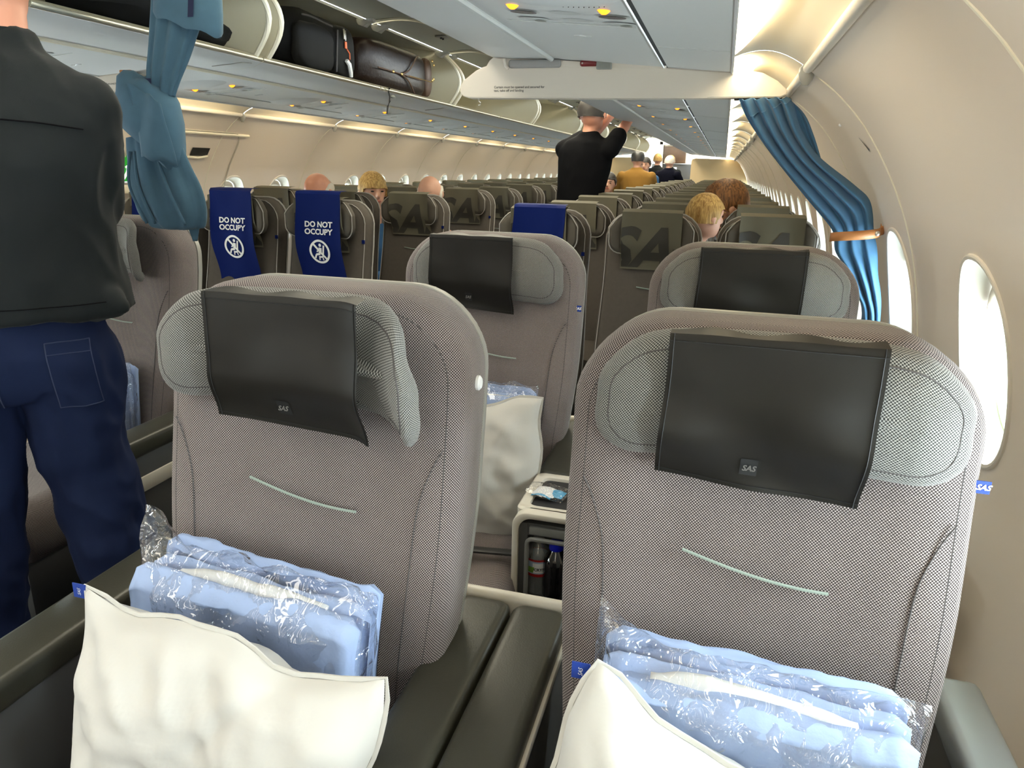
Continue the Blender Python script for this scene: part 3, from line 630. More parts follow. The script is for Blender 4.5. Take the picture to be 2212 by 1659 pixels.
# ================================================================== PREMIUM SEATS
def lean(z):                                                      # front face of the backrest, local y
    return -.20*(1.08-z) if z < 1.08 else .10*(z-1.08)
def taper(x, z): return x*(1-.11*sm(.95, .50, z))*(1-.03*sm(1.15, 1.28, z))
ZB = .850
def bk(x, z, d): z += ZB; return Vector((taper(x, z), d+lean(z), z))
def prem_meshes(wl, wr, drl, drr, covx0, covx1, seed, droop=0.0):
    """wl/wr: headrest half widths; drl/drr: how far each wing folds forward"""
    d = []
    bm = bmesh.new(); cushion(bm, .265, .415, .125, [(.012, .115), (.002, .10), (0, .07), (0, .03), (.004, .012), (.012, .002), (.03, -.006), (.055, -.009), (.10, -.006), (.15, .0)], bk, 12, 12); d.append(('backrest', bm, M['tweedb']))
    bm = bmesh.new(); cushion(bm, .264, .417, .13, [(.03, .140), (.010, .136), (.003, .125), (.002, .108), (.012, .106)], bk, 12, 12); d.append(('back_shell', bm, M['shellc']))
    def hz(x): return droop*sm(.10, .24, x)
    def hr_(x, z, dd):
        w = wr if x > 0 else wl; xx = x/.23*w*(1+.05*sm(0, -.08, z)); fold = (drr if x > 0 else drl)*sm(.09, .23, abs(x))
        zz = z+1.178-hz(x)-.006*(abs(x)/.23)**2*2
        zz += (-.016*sm(.0, .08, z)*sm(.12, .23, abs(x)))
        return Vector((xx*(1-.16*min(fold/.07, 1)*sm(.12, .23, abs(x))), dd-fold+lean(1.15), zz))
    bm = bmesh.new(); cushion(bm, .232, .088, .074, [(.010, .0), (0, -.008), (0, -.016), (.005, -.030), (.012, -.037), (.020, -.040), (.024, -.043), (.045, -.050), (.065, -.053)], hr_, 12, 14); d.append(('headrest', bm, M['tweedg']))
    def edge(q, off):                                             # piping seam round the headrest face
        return [hr_(x, z, off) for x, z in rrect(.232-q, .088-q, .074-q*.8, 12, 14)]
    bm = bmesh.new(); e = edge(.021, -.0405); tube(bm, e+[e[0]], .0014, 5); d.append(('headrest_seam', bm, M['piping']))
    e = [bk(x, z, -.004) for x, z in rrect(.265-.026, .415-.026, .125-.02, 12, 12)]; bm = bmesh.new(); tube(bm, e+[e[0]], .0010, 5); d.append(('backrest_seam', bm, M['piping']))
    for sx in (-1, 1):
        bm = bmesh.new(); pts = [catmull([(-.238, 1.04, 0), (-.222, 1.01, 0), (-.203, .95, 0), (-.198, .86, 0), (-.200, .70, 0), (-.206, .58, 0)], k/16) for k in range(17)]
        tube(bm, [bk(-sx*p.x*-1 if False else sx*p.x, p.y-ZB, -.0098) for p in pts], .0011, 5); d.append(('side_seam', bm, M['piping']))
    bm = bmesh.new(); tube(bm, [bk(-.092+.192*k/14, (.962-.030*math.sin(PI/2*(k/14)))-ZB-.004, -.0100-.002*math.sin(PI*k/14)) for k in range(15)], .0023, 6); d.append(('stitch_line', bm, M['stitch']))
    # cloth cover over the headrest
    def cv(u, v):
        x = covx0+(covx1-covx0)*u; w = wr if x > 0 else wl; xs = x*.23/w; fold = (drr if x > 0 else drl)*sm(.09, .23, abs(xs))
        top = 1.262-hz(x)*.25; fy = lean(1.15)-.070-droop*.45-fold*1.06
        if v < .12: q = v/.12; y = fy+.034*(1-q); z = top+.014-.008*q-.006*(1-q)+.003*math.sin(x*60)*(1-q)
        else:
            q = (v-.12)/.88; z = top+.006-(.197+.008*u)*q; y = fy+.004*(1-q)+(.030*sm(.60, 1.0, q))
            z += .014*(.5-u)*sm(.2, 1, q)*(-1) if False else -.010*u*q
        y += .008*nz(x*9+seed, z*11, 0)*sm(.1, .5, v)+.004*math.sin((x*26+z*34)+seed*2+3*nz(x*5, z*5, seed))*sm(.2, .9, v)-.004
        xx = x + (.006*(u-.5)-.004)*sm(.3, 1, v)
        return Vector((xx, y-.002, z))
    bm = bmesh.new(); grid(bm, 26, 30, cv); d.append(('headrest_cover', bm, M['black']))
    hem = bmesh.new()
    for us in (.022, .978): tube(hem, [cv(us, .1+.9*k/24)+Vector((0, -.0009, 0)) for k in range(25)], .0007, 4)
    tube(hem, [cv(k/24, .972)+Vector((0, -.0009, 0)) for k in range(25)], .0007, 4); tube(hem, [cv(k/24, .16)+Vector((0, -.0009, 0)) for k in range(25)], .0008, 4)
    d.append(('>cover_hem', hem, M['patch']))
    bm = bmesh.new(); grid(bm, 4, 4, lambda u, v: cv(.42+.085*u, .80+.105*v)+Vector((0, -.0016, 0))); d.append(('>embroidered_square', bm, M['patch']))
    pc = cv(.4625, .855)
    bm = moved(text_bm('SAS', .0105, .25, bold=.0003), lambda x, y, z: (x+pc.x, pc.y-.0055, z+pc.z)); d.append(('>embroidered_letters', bm, M['blackl']))
    # seat cushion
    def sc(x, z, dd): return Vector((x, -.36+z, .505+.02*0+dd*-1)) 
    bm = bmesh.new()
    cushion(bm, .245, .31, .06, [(.01, .12), (0, .10), (0, .02), (.010, -.018), (.03, -.035), (.055, -.043), (.07, -.040), (.12, -.036)], lambda x, z, dd: Vector((x, -.375+z, .505-dd-.10*max(0, z)*.6)), 8, 8); d.append(('seat_cushion', bm, M['tweedb']))
    bm = bmesh.new(); box(bm, -.24, .24, -.66, -.04, .20, .40, .02); box(bm, -.20, .20, -.55, .02, .09, .20, .01); d.append(('seat_base', bm, M['panel']))
    return d
def build(root, d, dz=-FL):
    out = {}; last = None
    for nm, bm, m in d:
        if nm[0] == '>': o = fin(nm[1:], bm, m, last)
        else: o = fin(nm, bm, m, root, dz=dz); last = o
        out[nm.strip('>')] = o
    return out
def tag_side(root, x, z, y, w=.024, txt=True):
    bm = bmesh.new(); box(bm, x, x+w, y-.001, y+.0006, z-.0085, z+.0085, 0); o = fin('side_tag', bm, M['blue'], root, dz=-FL, smooth=False); o['label'] = 'small blue label tag'
    b = moved(text_bm('SAS', .0105, .3, bold=.0003), lambda a, c, e: (a+x+w*.55, y-.0016, e+z)); fin('tag_letters', b, M['white'], o, smooth=False)
def mk(cx, cy_, label, wl_, wr_, dl, dr, c0, c1, seed, droop=0.0):
    r = thing('premium_seat', label, 'seat', (cx, cy_, FL), 0, 'wide front cabin seats'); build(r, prem_meshes(wl_, wr_, dl, dr, c0, c1, seed, droop)); return r
A1 = mk(.672, .955, 'wide grey tweed seat with headrest wing bent forward, nearest seat left of the centre console', .246, .268, .030, .080, -.112, .142, 1.0, .034)
tag_side(A1, .238, 1.085, .018, .016)
bm = bmesh.new(); loft(bm, [[Vector((.262+q*.010, .06+.010*math.cos(t)*s_, 1.128+.012*math.sin(t)*s_)) for t in [2*PI*k/14 for k in range(14)]] for q, s_ in ((0, 1), (.7, 1), (1, .7))]); o = fin('recline_button', bm, M['white'], A1, dz=-FL); o['label'] = 'round white button'
bm = bmesh.new(); box(bm, .236, .252, .0, .035, .800, .845, .004); o = fin('side_lever', bm, M['silver'], A1, dz=-FL)
B1 = mk(1.362, .955, 'wide grey tweed seat nearest the camera beside the right-hand window', .226, .236, .004, .004, -.132, .118, 4.0); B1.location.z -= .010
tag_side(B1, .256, 1.085, .01, .019)
A2 = mk(.655, 1.95, 'wide grey tweed seat in the second row, left of the drinks console', .222, .226, .012, .012, -.148, .090, 7.0)
tag_side(A2, .252, 1.075, .01, .020)
B2 = mk(1.372, 1.95, 'wide grey tweed seat in the second row beside the right-hand window', .230, .232, .004, .004, -.135, .120, 9.0)
L2 = mk(-.670, 1.95, 'wide grey tweed seat partly behind the standing man, left of the aisle', .226, .232, .02, .075, -.142, -.02, 11.0, .022)
tag_side(L2, .235, 1.075, .02, .018)

# ---------------------------------------------------------------- armrests
def armrest(cx, y0, y1, label, top, w=.05, strip=0, silver=False):
    r = thing('armrest', label, 'armrest', (cx, y0, FL)); L = y1-y0; z = top-FL
    bm = bmesh.new(); box(bm, -w, w, 0, L, z-.055, z, .014, 3); fin('pad', bm, M['silver'] if silver else M['leather'], r)
    bm = bmesh.new(); box(bm, -w*.75, w*.75, .03, L-.01, .04, z-.055, .006); fin('side_panel', bm, M['panel'], r)
    if strip:
        x = strip*w*.75; bm = bmesh.new(); box(bm, min(x, x+strip*.006), max(x, x+strip*.006), .03, L-.01, z-.16, z-.115, .002); fin('trim_strip', bm, M['cream'], r)
    return r
armrest(.262, .20, 1.10, 'long dark green-grey armrest between the nearest left seat and the aisle', .70, .052, -1)
armrest(1.705, .35, 1.12, 'silver-grey armrest against the right wall beside the nearest seat', .69, .036, silver=True)
armrest(-.27, 1.33, 2.12, 'dark armrest with cream strip behind the standing man', .70, .05, 1)
armrest(.262, 1.36, 2.10, 'dark armrest on the aisle side of the second-row left seat', .70, .05, -1)
armrest(1.705, 1.40, 2.10, 'armrest against the right wall in the second row', .69, .036, silver=True)

# ---------------------------------------------------------------- consoles
def console(y0, label):
    r = thing('centre_console', label, 'console', (.987, y0, FL), 0, 'centre consoles between the wide seats'); H = .70-FL
    bm = bmesh.new()
    box(bm, -.098, -.066, .010, .66, .02, H-.03, .003); box(bm, .066, .098, .010, .66, .02, H-.03, .003); box(bm, -.07, .07, .012, .66, .02, .40, .003); box(bm, -.07, .07, .012, .66, H-.062, H-.03, .002); box(bm, -.07, .07, .20, .66, .38, H-.03, .002)
    fin('body', bm, M['panel'], r)
    bm = bmesh.new(); box(bm, -.062, .062, .004, .014, H-.055, H-.036, .002); fin('drawer_lip', bm, M['panelg'], r)
    bm = bmesh.new(); e = [Vector((x, .004, z+.468)) for x, z in rrect(.066, .086, .014, 6, 4)]; tube(bm, e+[e[0]], .0055, 8); box(bm, -.070, .066, .001, .012, .335, .363, .002); fin('niche_frame', bm, M['panelg'], r)
    bm = bmesh.new()                                              # cream arch round the console front
    arch = [(-.101, .02), (-.101, .3)]+[(-.066-.035*math.cos(t_), H-.035+.035*math.sin(t_)) for t_ in [PI/2*q_/8 for q_ in range(9)]]+[(.066+.035*math.sin(t_), H-.035+.035*math.cos(t_)) for t_ in [PI/2*q_/8 for q_ in range(9)]]+[(.101, .3), (.101, .02)]
    rings = []
    for y, g in ((.028, .014), (.0, .014), (-.002, .010), (-.002, .002), (.0, 0), (.030, 0)): rings.append([Vector((x*(1-g/.101), y, z-(g if z > .1 else 0))) for x, z in arch])
    loft(bm, rings, False, False, False); fin('front_frame', bm, M['cream'], r, sharp=60)
    bm = bmesh.new()
    rings = []
    for ins, z in ((0, H-.02), (0, H-.004), (.004, H), (.020, H), (.024, H-.002), (.026, H-.010)): rings.append([Vector((x, .128+yy, z)) for x, yy in rrect(.099-ins, .106-ins, .018, 6, 4)])
    loft(bm, rings, True, False, False); fin('tray_frame', bm, M['cream'], r)
    bm = bmesh.new(); box(bm, -.075, .075, .046, .208, H-.014, H-.009); fin('tray_mat', bm, M['mat_'], r, smooth=False)
    for sx in (-1, 1):
        bm = bmesh.new(); loft(bm, [[Vector((sx*.0512+x, .441+yy, z)) for x, yy in rrect(.0488-i_, .2085-i_, .022-i_*.6, 8, 6)] for i_, z in ((0, H-.03), (0, H-.008), (.0015, H-.002), (.005, H+.002), (.010, H+.004), (.018, H+.0045))]); fin('armrest_pad', bm, M['leather'], r)
    bm = bmesh.new(); box(bm, -.108, .108, .651, .677, H-.05, H+.010, .012, 4); fin('end_trim', bm, M['cream'], r)
    for sx in (-1, 1):
        bm = bmesh.new(); box(bm, min(sx*.0985, sx*.106), max(sx*.0985, sx*.106), .236, .655, H-.043, H-.027, .003); fin('side_trim', bm, M['cream'], r)
    return r
console(.435, 'dark two-pad armrest console between the two nearest seats')
console(1.43, 'console with open drinks niche between the second-row seats')

# blue reading glow of the lamp inside the drinks niche
nl = bpy.data.lights.new('niche_lamp', 'AREA'); nl.shape = 'RECTANGLE'; nl.size = .10; nl.size_y = .02; nl.energy = .12; nl.color = (.45, .5, 1.0); no_ = bpy.data.objects.new('niche_lamp', nl); C.objects.link(no_); no_.location = (.987, 1.452, .648)
# bottles, packets, remote
def bottle(x, y, z, h, rad, label, capm, bodym, liquid=None, lab=False):
    r = thing('water_bottle', label, 'bottle', (x, y, z))
    prof = [(rad*.9, 0), (rad, .006), (rad*.96, .02), (rad, .035), (rad*.97, h*.30), (rad, h*.34), (rad, h*.62), (rad*.9, h*.72), (rad*.55, h*.82), (.012, h*.88), (.012, h*.93)]
    bm = bmesh.new(); loft(bm, [[Vector((a*math.cos(2*PI*k/20), a*math.sin(2*PI*k/20), zz)) for k in range(20)] for a, zz in prof]); fin('bottle_body', bm, bodym, r)
    bm = bmesh.new(); loft(bm, [[Vector((a*math.cos(2*PI*k/20), a*math.sin(2*PI*k/20), zz)) for k in range(20)] for a, zz in ((capm[1], h*.87), (capm[1]+.0008, h*.885), (capm[1], h*1.0), (capm[1]*.85, h*1.015))]); fin('cap', bm, capm[0], r)
    if liquid:
        bm = bmesh.new(); loft(bm, [[Vector((a*.93*math.cos(2*PI*k/16), a*.93*math.sin(2*PI*k/16), zz)) for k in range(16)] for a, zz in [(p[0], p[1]+.002) for p in prof[:8]]]); fin('liquid', bm, liquid, r)
    if lab:
        for nm, za, zb_, m, q in (('label', .34, .62, M['lblblue'], 1.01), ('label_band', .595, .63, M['lblred'], 1.02), ('label_band', .33, .38, M['lblred'], 1.02)):
            bm = bmesh.new(); loft(bm, [[Vector((rad*q*math.cos(2*PI*k/20), rad*q*math.sin(2*PI*k/20), h*zz)) for k in range(20)] for zz in (za, zb_)], True, False, False); fin(nm, bm, m, r)
        bm = bmesh.new(); grid(bm, 5, 3, lambda u, v: Vector((rad*1.03*math.sin(-.2+.9*u), -rad*1.03*math.cos(-.2+.9*u), h*(.40+.17*v)))); fin('label_print', bm, M['white'], r)
        bm = bmesh.new(); grid(bm, 4, 2, lambda u, v: Vector((rad*1.04*math.sin(-.65+.5*u+.1*v), -rad*1.04*math.cos(-.65+.5*u+.1*v), h*(.40+.10*v)))); fin('label_print', bm, M['lblgreen'], r)
        bm = moved(text_bm('CRYS', .010, bold=.0003), lambda a, b_, c: (rad*1.05*math.sin(.30+a/rad), -rad*1.05*math.cos(.30+a/rad), c+h*.46)); fin('label_letters', bm, M['print_'], r, smooth=False)
bottle(.940, 1.475, .4815, .148, .030, 'clear water bottle with red and white label in the console niche', (M['shellg'], .0125), M['bottle'], lab=True)
bottle(.985, 1.462, .4815, .140, .030, 'dark bottle with bright blue cap in the console niche', (M['capblue'], .0165), M['bottleb'], M['liquid'])
def packet(x, y, rz, label, sc=1.0):
    r = thing('sealed_packet', label, 'packet', (x, y, .6995), rz, 'sealed packets on the console tray')
    def top(u, v, k=1.0): return .003+k*.016*(math.sin(PI*u)*math.sin(PI*v))**.5+.004*nz(u*5, v*5, 3)*math.sin(PI*u)*math.sin(PI*v)
    bm = bmesh.new(); grid(bm, 12, 10, lambda u, v: Vector(((u-.5)*.085*sc, (v-.5)*.055*sc*(1-.3*abs(u-.5)), top(u, v)+.002+.006*abs(u-.5))))
    grid(bm, 2, 2, lambda u, v: Vector(((u-.5)*.08*sc, (v-.5)*.05*sc, .0)))
    fin('film', bm, M['bag'], r)
    bm = bmesh.new(); grid(bm, 8, 6, lambda u, v: Vector(((u-.55)*.045*sc, (v-.5)*.038*sc, top(u, v, .7)*.9+.0005))); fin('folded_napkin', bm, M['white'], r)
    bm = bmesh.new(); grid(bm, 8, 6, lambda u, v: Vector((.006+u*.030*sc, (v-.45)*.030*sc, top(u, v, .6)*.9))); grid(bm, 6, 3, lambda u, v: Vector(((u-.6)*.04*sc, -.024*sc+v*.010, .001+.006*math.sin(PI*u)))); fin('blue_insert', bm, M['napblue'], r)
packet(.940, 1.545, -.2, 'clear packet with white and blue contents on the console tray, left one', 1.25)
packet(1.035, 1.555, .5, 'clear packet with blue contents on the console tray, right one beside the near seat', .8)
r = thing('remote_control', 'small black box with blue edge lying on the second-row left seat', 'device', (.735, 1.45, .565), .15)
bm = bmesh.new(); box(bm, -.035, .030, -.03, .03, -.012, .042, .008); fin('case', bm, M['dark'], r); bm = bmesh.new(); box(bm, .029, .032, -.018, .010, .005, .025, .001); fin('blue_button', bm, M['napblue'], r)
bm = bmesh.new(); box(bm, .030, .19, -.012, .012, .0, .006, .001); fin('strap', bm, M['dark'], r)

# ---------------------------------------------------------------- pillows and bagged blankets
def pillow(label, pos, w, h, t, tilt, roll, yaw=0.0, seed=0.0, tagside=-1):
    r = thing('pillow', label, 'pillow', pos, 0, 'white pillows')
    Mx = Matrix.Rotation(yaw, 3, 'Z') @ Matrix.Rotation(tilt, 3, 'X') @ Matrix.Rotation(roll, 3, 'Y')
    bm = bmesh.new()
    def f(sgn):
        def g(u, v):
            a, b = 2*u-1, 2*v-1; e = max(0, (1-abs(a)**2.6))*max(0, (1-abs(b)**2.6)); th = t*.5*e**.42
            pin = 1-.075*(1-abs(a)**2)*1.0; pinx = 1-.055*(1-abs(b)**2)
            x = a*w/2*pinx; z = b*h/2*pin
            wr = .020*nz(u*3.0+seed, v*2.6, seed*3)+.016*(1-2*abs(nz(u*4.5+seed+v*1.5, v*3+4, 1)))*.8+.006*nz(u*13, v*11+seed, 2)
            wr += .008*math.exp(-((a*.8+b*.35-.25)/.05)**2)*sm(-1, -.3, b) - .009*math.exp(-((a*.9-b*.5+.1)/.07)**2)*sm(.0, .8, b)
            wr += .010*math.sin(a*13+b*5+seed*3)*max(0, abs(b)-.45)*2+.008*math.sin(b*11+a*6+seed)*max(0, abs(a)-.5)*2
            z += .012*math.sin(a*5+seed)*abs(b)**4; x += .007*math.sin(b*6+seed*2)*abs(a)**4
            y = sgn*(th+wr*min(1, e*2.2))
            z += .010*nz(u*5, seed, 7)*abs(b)**3; y += .020*nz(u*2.5+seed, v*2, 9)
            return Mx @ Vector((x, y, z))
        return g
    grid(bm, 64, 48, f(-1)); grid(bm, 32, 24, f(1)); fin('pillowcase', bm, M['pillow'], r, sharp=180)
    bm = bmesh.new(); n = 60
    def rim(k, out):
        t_ = k/n*4; q = int(t_) % 4; s_ = t_-int(t_); a, b = [(-1+2*s_, 1), (1, 1-2*s_), (1-2*s_, -1), (-1, -1+2*s_)][q]
        pin = 1-.075*(1-abs(a)**2); pinx = 1-.055*(1-abs(b)**2); o = out
        u, v = (a+1)/2, (b+1)/2; zx = .012*math.sin(a*5+seed)*abs(b)**4; xx_ = .007*math.sin(b*6+seed*2)*abs(a)**4
        return Mx @ Vector((xx_+a*(w/2)*pinx+a*o*(abs(a) > .999)*(.4 if abs(b) > .93 else 1), .020*nz(u*2.5+seed, v*2, 9)+.003*math.sin(k*1.7), zx+b*(h/2)*pin+.010*nz(u*5, seed, 7)*abs(b)**3+b*o*(abs(b) > .999)*(.4 if abs(a) > .93 else 1)))
    rings = [[rim(k, 0) for k in range(n)], [rim(k, .006) for k in range(n)], [rim(k, .006)+Vector((0, .002, 0)) for k in range(n)]]
    loft(bm, rings, True, False, False); fin('hem', bm, M['pillow'], r)
    c = Mx @ Vector((tagside*(w/2+.012), 0, h/2-.006)); bm = bmesh.new(); box(bm, c.x-.012, c.x+.010, c.y-.0008, c.y+.0008, c.z-.016, c.z+.006); o = fin('pillow_tag', bm, M['blue'], r, smooth=False); o['label'] = 'small blue label tag'
    bm = moved(text_bm('SAS', .0075, .3), lambda x, y, z: (c.x+z*-1-.001, c.y-.0014, c.z-.006+x*.9)); fin('tag_letters', bm, M['white'], o, smooth=False)
    return r
def blanket(label, pos, w, h, t, roll=0.0, seed=0.0, tilt=-.10, corner=True):
    r = thing('bagged_blanket', label, 'blanket', pos, 0, 'folded blue blankets in clear bags')
    Mx = Matrix.Rotation(tilt, 3, 'X') @ Matrix.Rotation(roll, 3, 'Y')
    def wv(u, k): return .012*nz(u*3.2+seed, k*2.3, 1)+.004*nz(u*8+seed, k*3.1, 2)
    # folds: nested U-shaped layers opening upwards (y,z outlines swept along x)
    layers = [(-t*.5, -t*.06, h*.5, M['blanket']), (-t*.06+.004, t*.20, h*.5+.002, M['blanket']), (t*.20+.004, t*.5, h*.5+.022, M['blanket'])]
    for k, (ya, yb, top, m) in enumerate(layers):
        bm = bmesh.new(); rings = []
        for i in range(41):
            u = i/40; x = (u-.5)*w; end = sm(0, .05, u)*sm(1, .95, u); o = []
            hh = (yb-ya)/2; yc = (ya+yb)/2
            for j in range(28):
                a = 2*PI*j/28; cy_, cz = math.cos(a), math.sin(a)
                z = (top-hh*.9)+hh*cz if cz > 0 else -h/2+.02*0+(cz*.012)
                y = yc+hh*cy_*(.55+.45*end)
                n_ = wv(u, k+a*.4)
                o.append(Mx @ Vector((x+.004*nz(a, k, seed), y+n_*.6*abs(cy_)+.003*nz(u*22, z*30, seed), z+(n_+.0015*nz(u*16, k, seed))*(cz > 0)-.012*(1-end)*(cz > 0))))
            rings.append(o)
        loft(bm, rings); fin('fold', bm, m, r, sharp=180)
    bm = bmesh.new(); rings = []
    for i in range(31):
        u = i/30; x = (-.33+.66*u)*w; zt = h*.5+.001+.010*math.sin(PI*u)+wv(u, 9)*.8; rings.append([Mx @ Vector((x, -t*.10+.012*math.cos(a)+wv(u, 5)*.3, zt-.012+.014*math.sin(a))) for a in [2*PI*j/10 for j in range(10)]])
    loft(bm, rings); o = fin('white_edge', bm, M['blanketw'], r, sharp=180); o['label'] = 'white folded lining'
    # clear film bag
    bm = bmesh.new()
    def bagf(sgn):
        def g(u, v):
            a, b = 2*u-1, 2*v-1; e = (1-abs(a)**5)*(1-abs(b)**6)
            y = sgn*(t*.5+.010)*e**.5*(1 if b < .6 else 1-.55*sm(.6, 1, b)); cr = .010*nz(u*11+seed, v*9, sgn)+.006*nz(u*27, v*21+seed, sgn)
            z = b*(h*.5+.020)+.018*sm(.4, 1, b)
            if corner: z += .048*sm(-.62, -1.0, a)*sm(.5, 1, b)
            z += .012*nz(u*9+seed, 5, 1)*sm(.7, 1, b)
            return Mx @ Vector((a*(w*.5+.012)+.006*nz(v*9, seed, a), y-cr*sgn*-1, z))
        return g
    grid(bm, 46, 34, bagf(-1)); grid(bm, 46, 34, bagf(1)); fin('clear_bag', bm, M['bag'], r, sharp=22)
    return r
blanket('blue blanket in a clear bag on the nearest left seat behind a pillow', (.648, .795, .705), .375, .27, .105, math.radians(4.0), 1.0)
pillow('white pillow with blue tag on the nearest left seat', (.695, .640, .680), .465, .37, .13, -.17, math.radians(4.5), math.radians(-2), 2.0)
pl_ = [o for o in bpy.data.objects if o.name == 'pillow'][0]
bm = bmesh.new()
grid(bm, 16, 12, lambda u, v: Vector((-.215+.13*u, -.085+.03*u-.02*math.sin(PI*u)*math.sin(PI*v)+.02*nz(u*4, v*4, 3), -.16+.20*v*(.62+.38*u)+.012*nz(u*3, v*2, 8)))); fin('pillowcase_flap', bm, M['pillow'], pl_, sharp=180)
blanket('blue blanket in a clear bag on the nearest right seat behind a pillow', (1.365, .795, .690), .375, .27, .105, math.radians(2.5), 5.0)
pillow('white pillow slumped sideways on the nearest right seat', (1.325, .665, .640), .45, .36, .12, -.20, math.radians(22), 0.0, 6.5)
blanket('blue blanket in a clear bag on the second-row left seat', (.640, 1.80, .710), .385, .27, .10, 0, 8.0, corner=False)
pillow('white pillow on the second-row left seat', (.670, 1.655, .685), .46, .38, .13, -.17, math.radians(-3.5), 0, 9.5)
blanket('blue blanket in a clear bag on the seat behind the standing man', (-.70, 1.80, .665), .36, .24, .10, 0, 12.0)
pillow('white pillow on the second-row window seat', (1.37, 1.70, .68), .45, .36, .12, -.2, 0.0, 0.0, 14.0)

# ================================================================== ECONOMY SEATS
def elean(z): return -.22*(1.08-z) if z < 1.08 else .12*(z-1.08)
def etap(x, z): return x*(1+.06*sm(1.0, .6, z))*(1-.06*sm(1.15, 1.28, z))
def ebk(x, z, d): z += ZB; return Vector((etap(x, z), d+elean(z), z))
def eh(x, z, dd):
    fold = .045*sm(.08, .19, abs(x)); return Vector((x*(1-.05*fold/.045*0), dd-fold+elean(1.16), z+1.185-.030*sm(0, .07, z)*sm(.09, .18, abs(x))))
def ecv(u, v, hw=.125, bot=1.035, lift=0.0):
    x = (2*u-1)*hw; top = 1.285+lift; fy = elean(1.16)-.072-.045*sm(.08, .19, abs(x))
    if v < .15: q = v/.15; return Vector((x, fy+.085*(1-q), top-.002*q))
    q = (v-.15)/.85; z = top-.004-(top-bot)*q; y = fy+(.045+.045*sm(.08, .19, abs(x)))*sm(.45, 1, q)-.22*.4*max(0, 1.09-z)+.002*math.sin(x*40+z*20)
    return Vector((x*(1+.02*q), y-.003, z))
def eco_seat(first_cover=True):
    r = bpy.data.objects.new('economy_seat', None); C.objects.link(r); r.location.z = FL
    bm = bmesh.new(); cushion(bm, .205, .415, .10, [(.012, .085), (0, .07), (0, .02), (.010, .003), (.03, -.005), (.07, -.004), (.11, .0)], ebk, 6, 5); fin('backrest', bm, M['eco'], r, dz=-FL)
    bm = bmesh.new(); e = [ebk(x, z, .072) for x, z in rrect(.207, .417, .10, 6, 5)]; tube(bm, e+[e[0]], .0045, 5); e = [ebk(x, z, .0) for x, z in rrect(.196, .406, .09, 6, 5)]; tube(bm, e+[e[0]], .0022, 4); fin('edge_piping', bm, M['pipingl'], r, dz=-FL)
    bm = bmesh.new(); cushion(bm, .178, .088, .055, [(.01, .0), (0, -.015), (0, -.035), (.012, -.052), (.03, -.060), (.05, -.062)], eh, 6, 5); o = fin('headrest', bm, M['ecoh'], r, dz=-FL)
    bm = bmesh.new(); e = [eh(x, z, -.045) for x, z in rrect(.176, .086, .053, 6, 5)]; tube(bm, e+[e[0]], .0025, 4); fin('headrest_piping', bm, M['pipingl'], o)
    bm = bmesh.new(); box(bm, -.21, .21, -.52, -.06, .42, .54, .04, 2); fin('seat_cushion', bm, M['eco'], r, dz=-FL)
    bm = bmesh.new(); box(bm, -.20, .20, -.45, .05, .30, .42, .01, 1); box(bm, -.18, -.15, -.40, .0, .08, .32); box(bm, .15, .18, -.40, .0, .08, .32); fin('seat_base', bm, M['panel'], r, dz=-FL)
    bm = bmesh.new(); tube(bm, [ebk(-.05+.10*k/8, .955-.008*math.sin(PI/2*k/8)-ZB, -.006) for k in range(9)], .0022, 4); fin('stitch_line', bm, M['stitch'], r, dz=-FL)
    bm = bmesh.new(); box(bm, .185, .199, .012-.02, .016-.02, 1.075, 1.092); fin('side_tag', bm, M['navy'], r, dz=-FL, smooth=False)
    bm = bmesh.new(); grid(bm, 8, 12, ecv); o = fin('headrest_cover', bm, M['ecocover'], r, dz=-FL)
    bm = text_bm('SAS', .270, .35, bold=.007, spacing=.95)
    moved(bm, lambda x, y, z: (x-.010, 0, z+1.105))
    for co_, no in (((.123, 0, 0), (1, 0, 0)), ((-.123, 0, 0), (-1, 0, 0)), ((0, 0, 1.040), (0, 0, -1))):
        bmesh.ops.bisect_plane(bm, geom=bm.verts[:]+bm.edges[:]+bm.faces[:], plane_co=co_, plane_no=no, clear_outer=True)
    for zc in (1.08, 1.11, 1.14, 1.17, 1.20): bmesh.ops.bisect_plane(bm, geom=bm.verts[:]+bm.edges[:]+bm.faces[:], plane_co=(0, 0, zc), plane_no=(0, 0, 1))
    for xc in (-.10, -.07, .07, .10): bmesh.ops.bisect_plane(bm, geom=bm.verts[:]+bm.edges[:]+bm.faces[:], plane_co=(xc, 0, 0), plane_no=(1, 0, 0))
    def onc(x, y, z):
        v = .15+.85*(1.281-z)/(1.285-1.035); p = ecv((x/.125+1)/2, min(max(v, .15), 1)); return (x, p.y-.0025, z)
    moved(bm, onc); fin('printed_letters', bm, M['ecoprint'], o, smooth=False)
    return r
eco0 = eco_seat()
rowsR = [3.20+.79*k for k in range(17)]; rowsL = [3.13, 4.16, 5.10]+[5.88+.785*k for k in range(14)]
first = True; random.seed(5)
for side, rows, xs in (('right', rowsR, ((.51, 'aisle'), (1.0, 'middle'), (1.48, 'window'))), ('left', rowsL, ((-.53, 'aisle'), (-1.0, 'middle'), (-1.46, 'window')))):
    for k, y in enumerate(rows):
        for x, pl in xs:
            if y > YEND-.35: continue
            o = eco0 if first else copy_tree(eco0); first = False
            o.location = (x, y, FL+(.0 if side == 'right' else .012)+random.uniform(-.004, .006)); o.rotation_euler.z = random.uniform(-.012, .012)
            tag(o, 'grey economy %s seat on the %s, %s row behind the curtain' % (pl, side, ORD[k]), 'seat', 'economy seats with olive headrest covers')
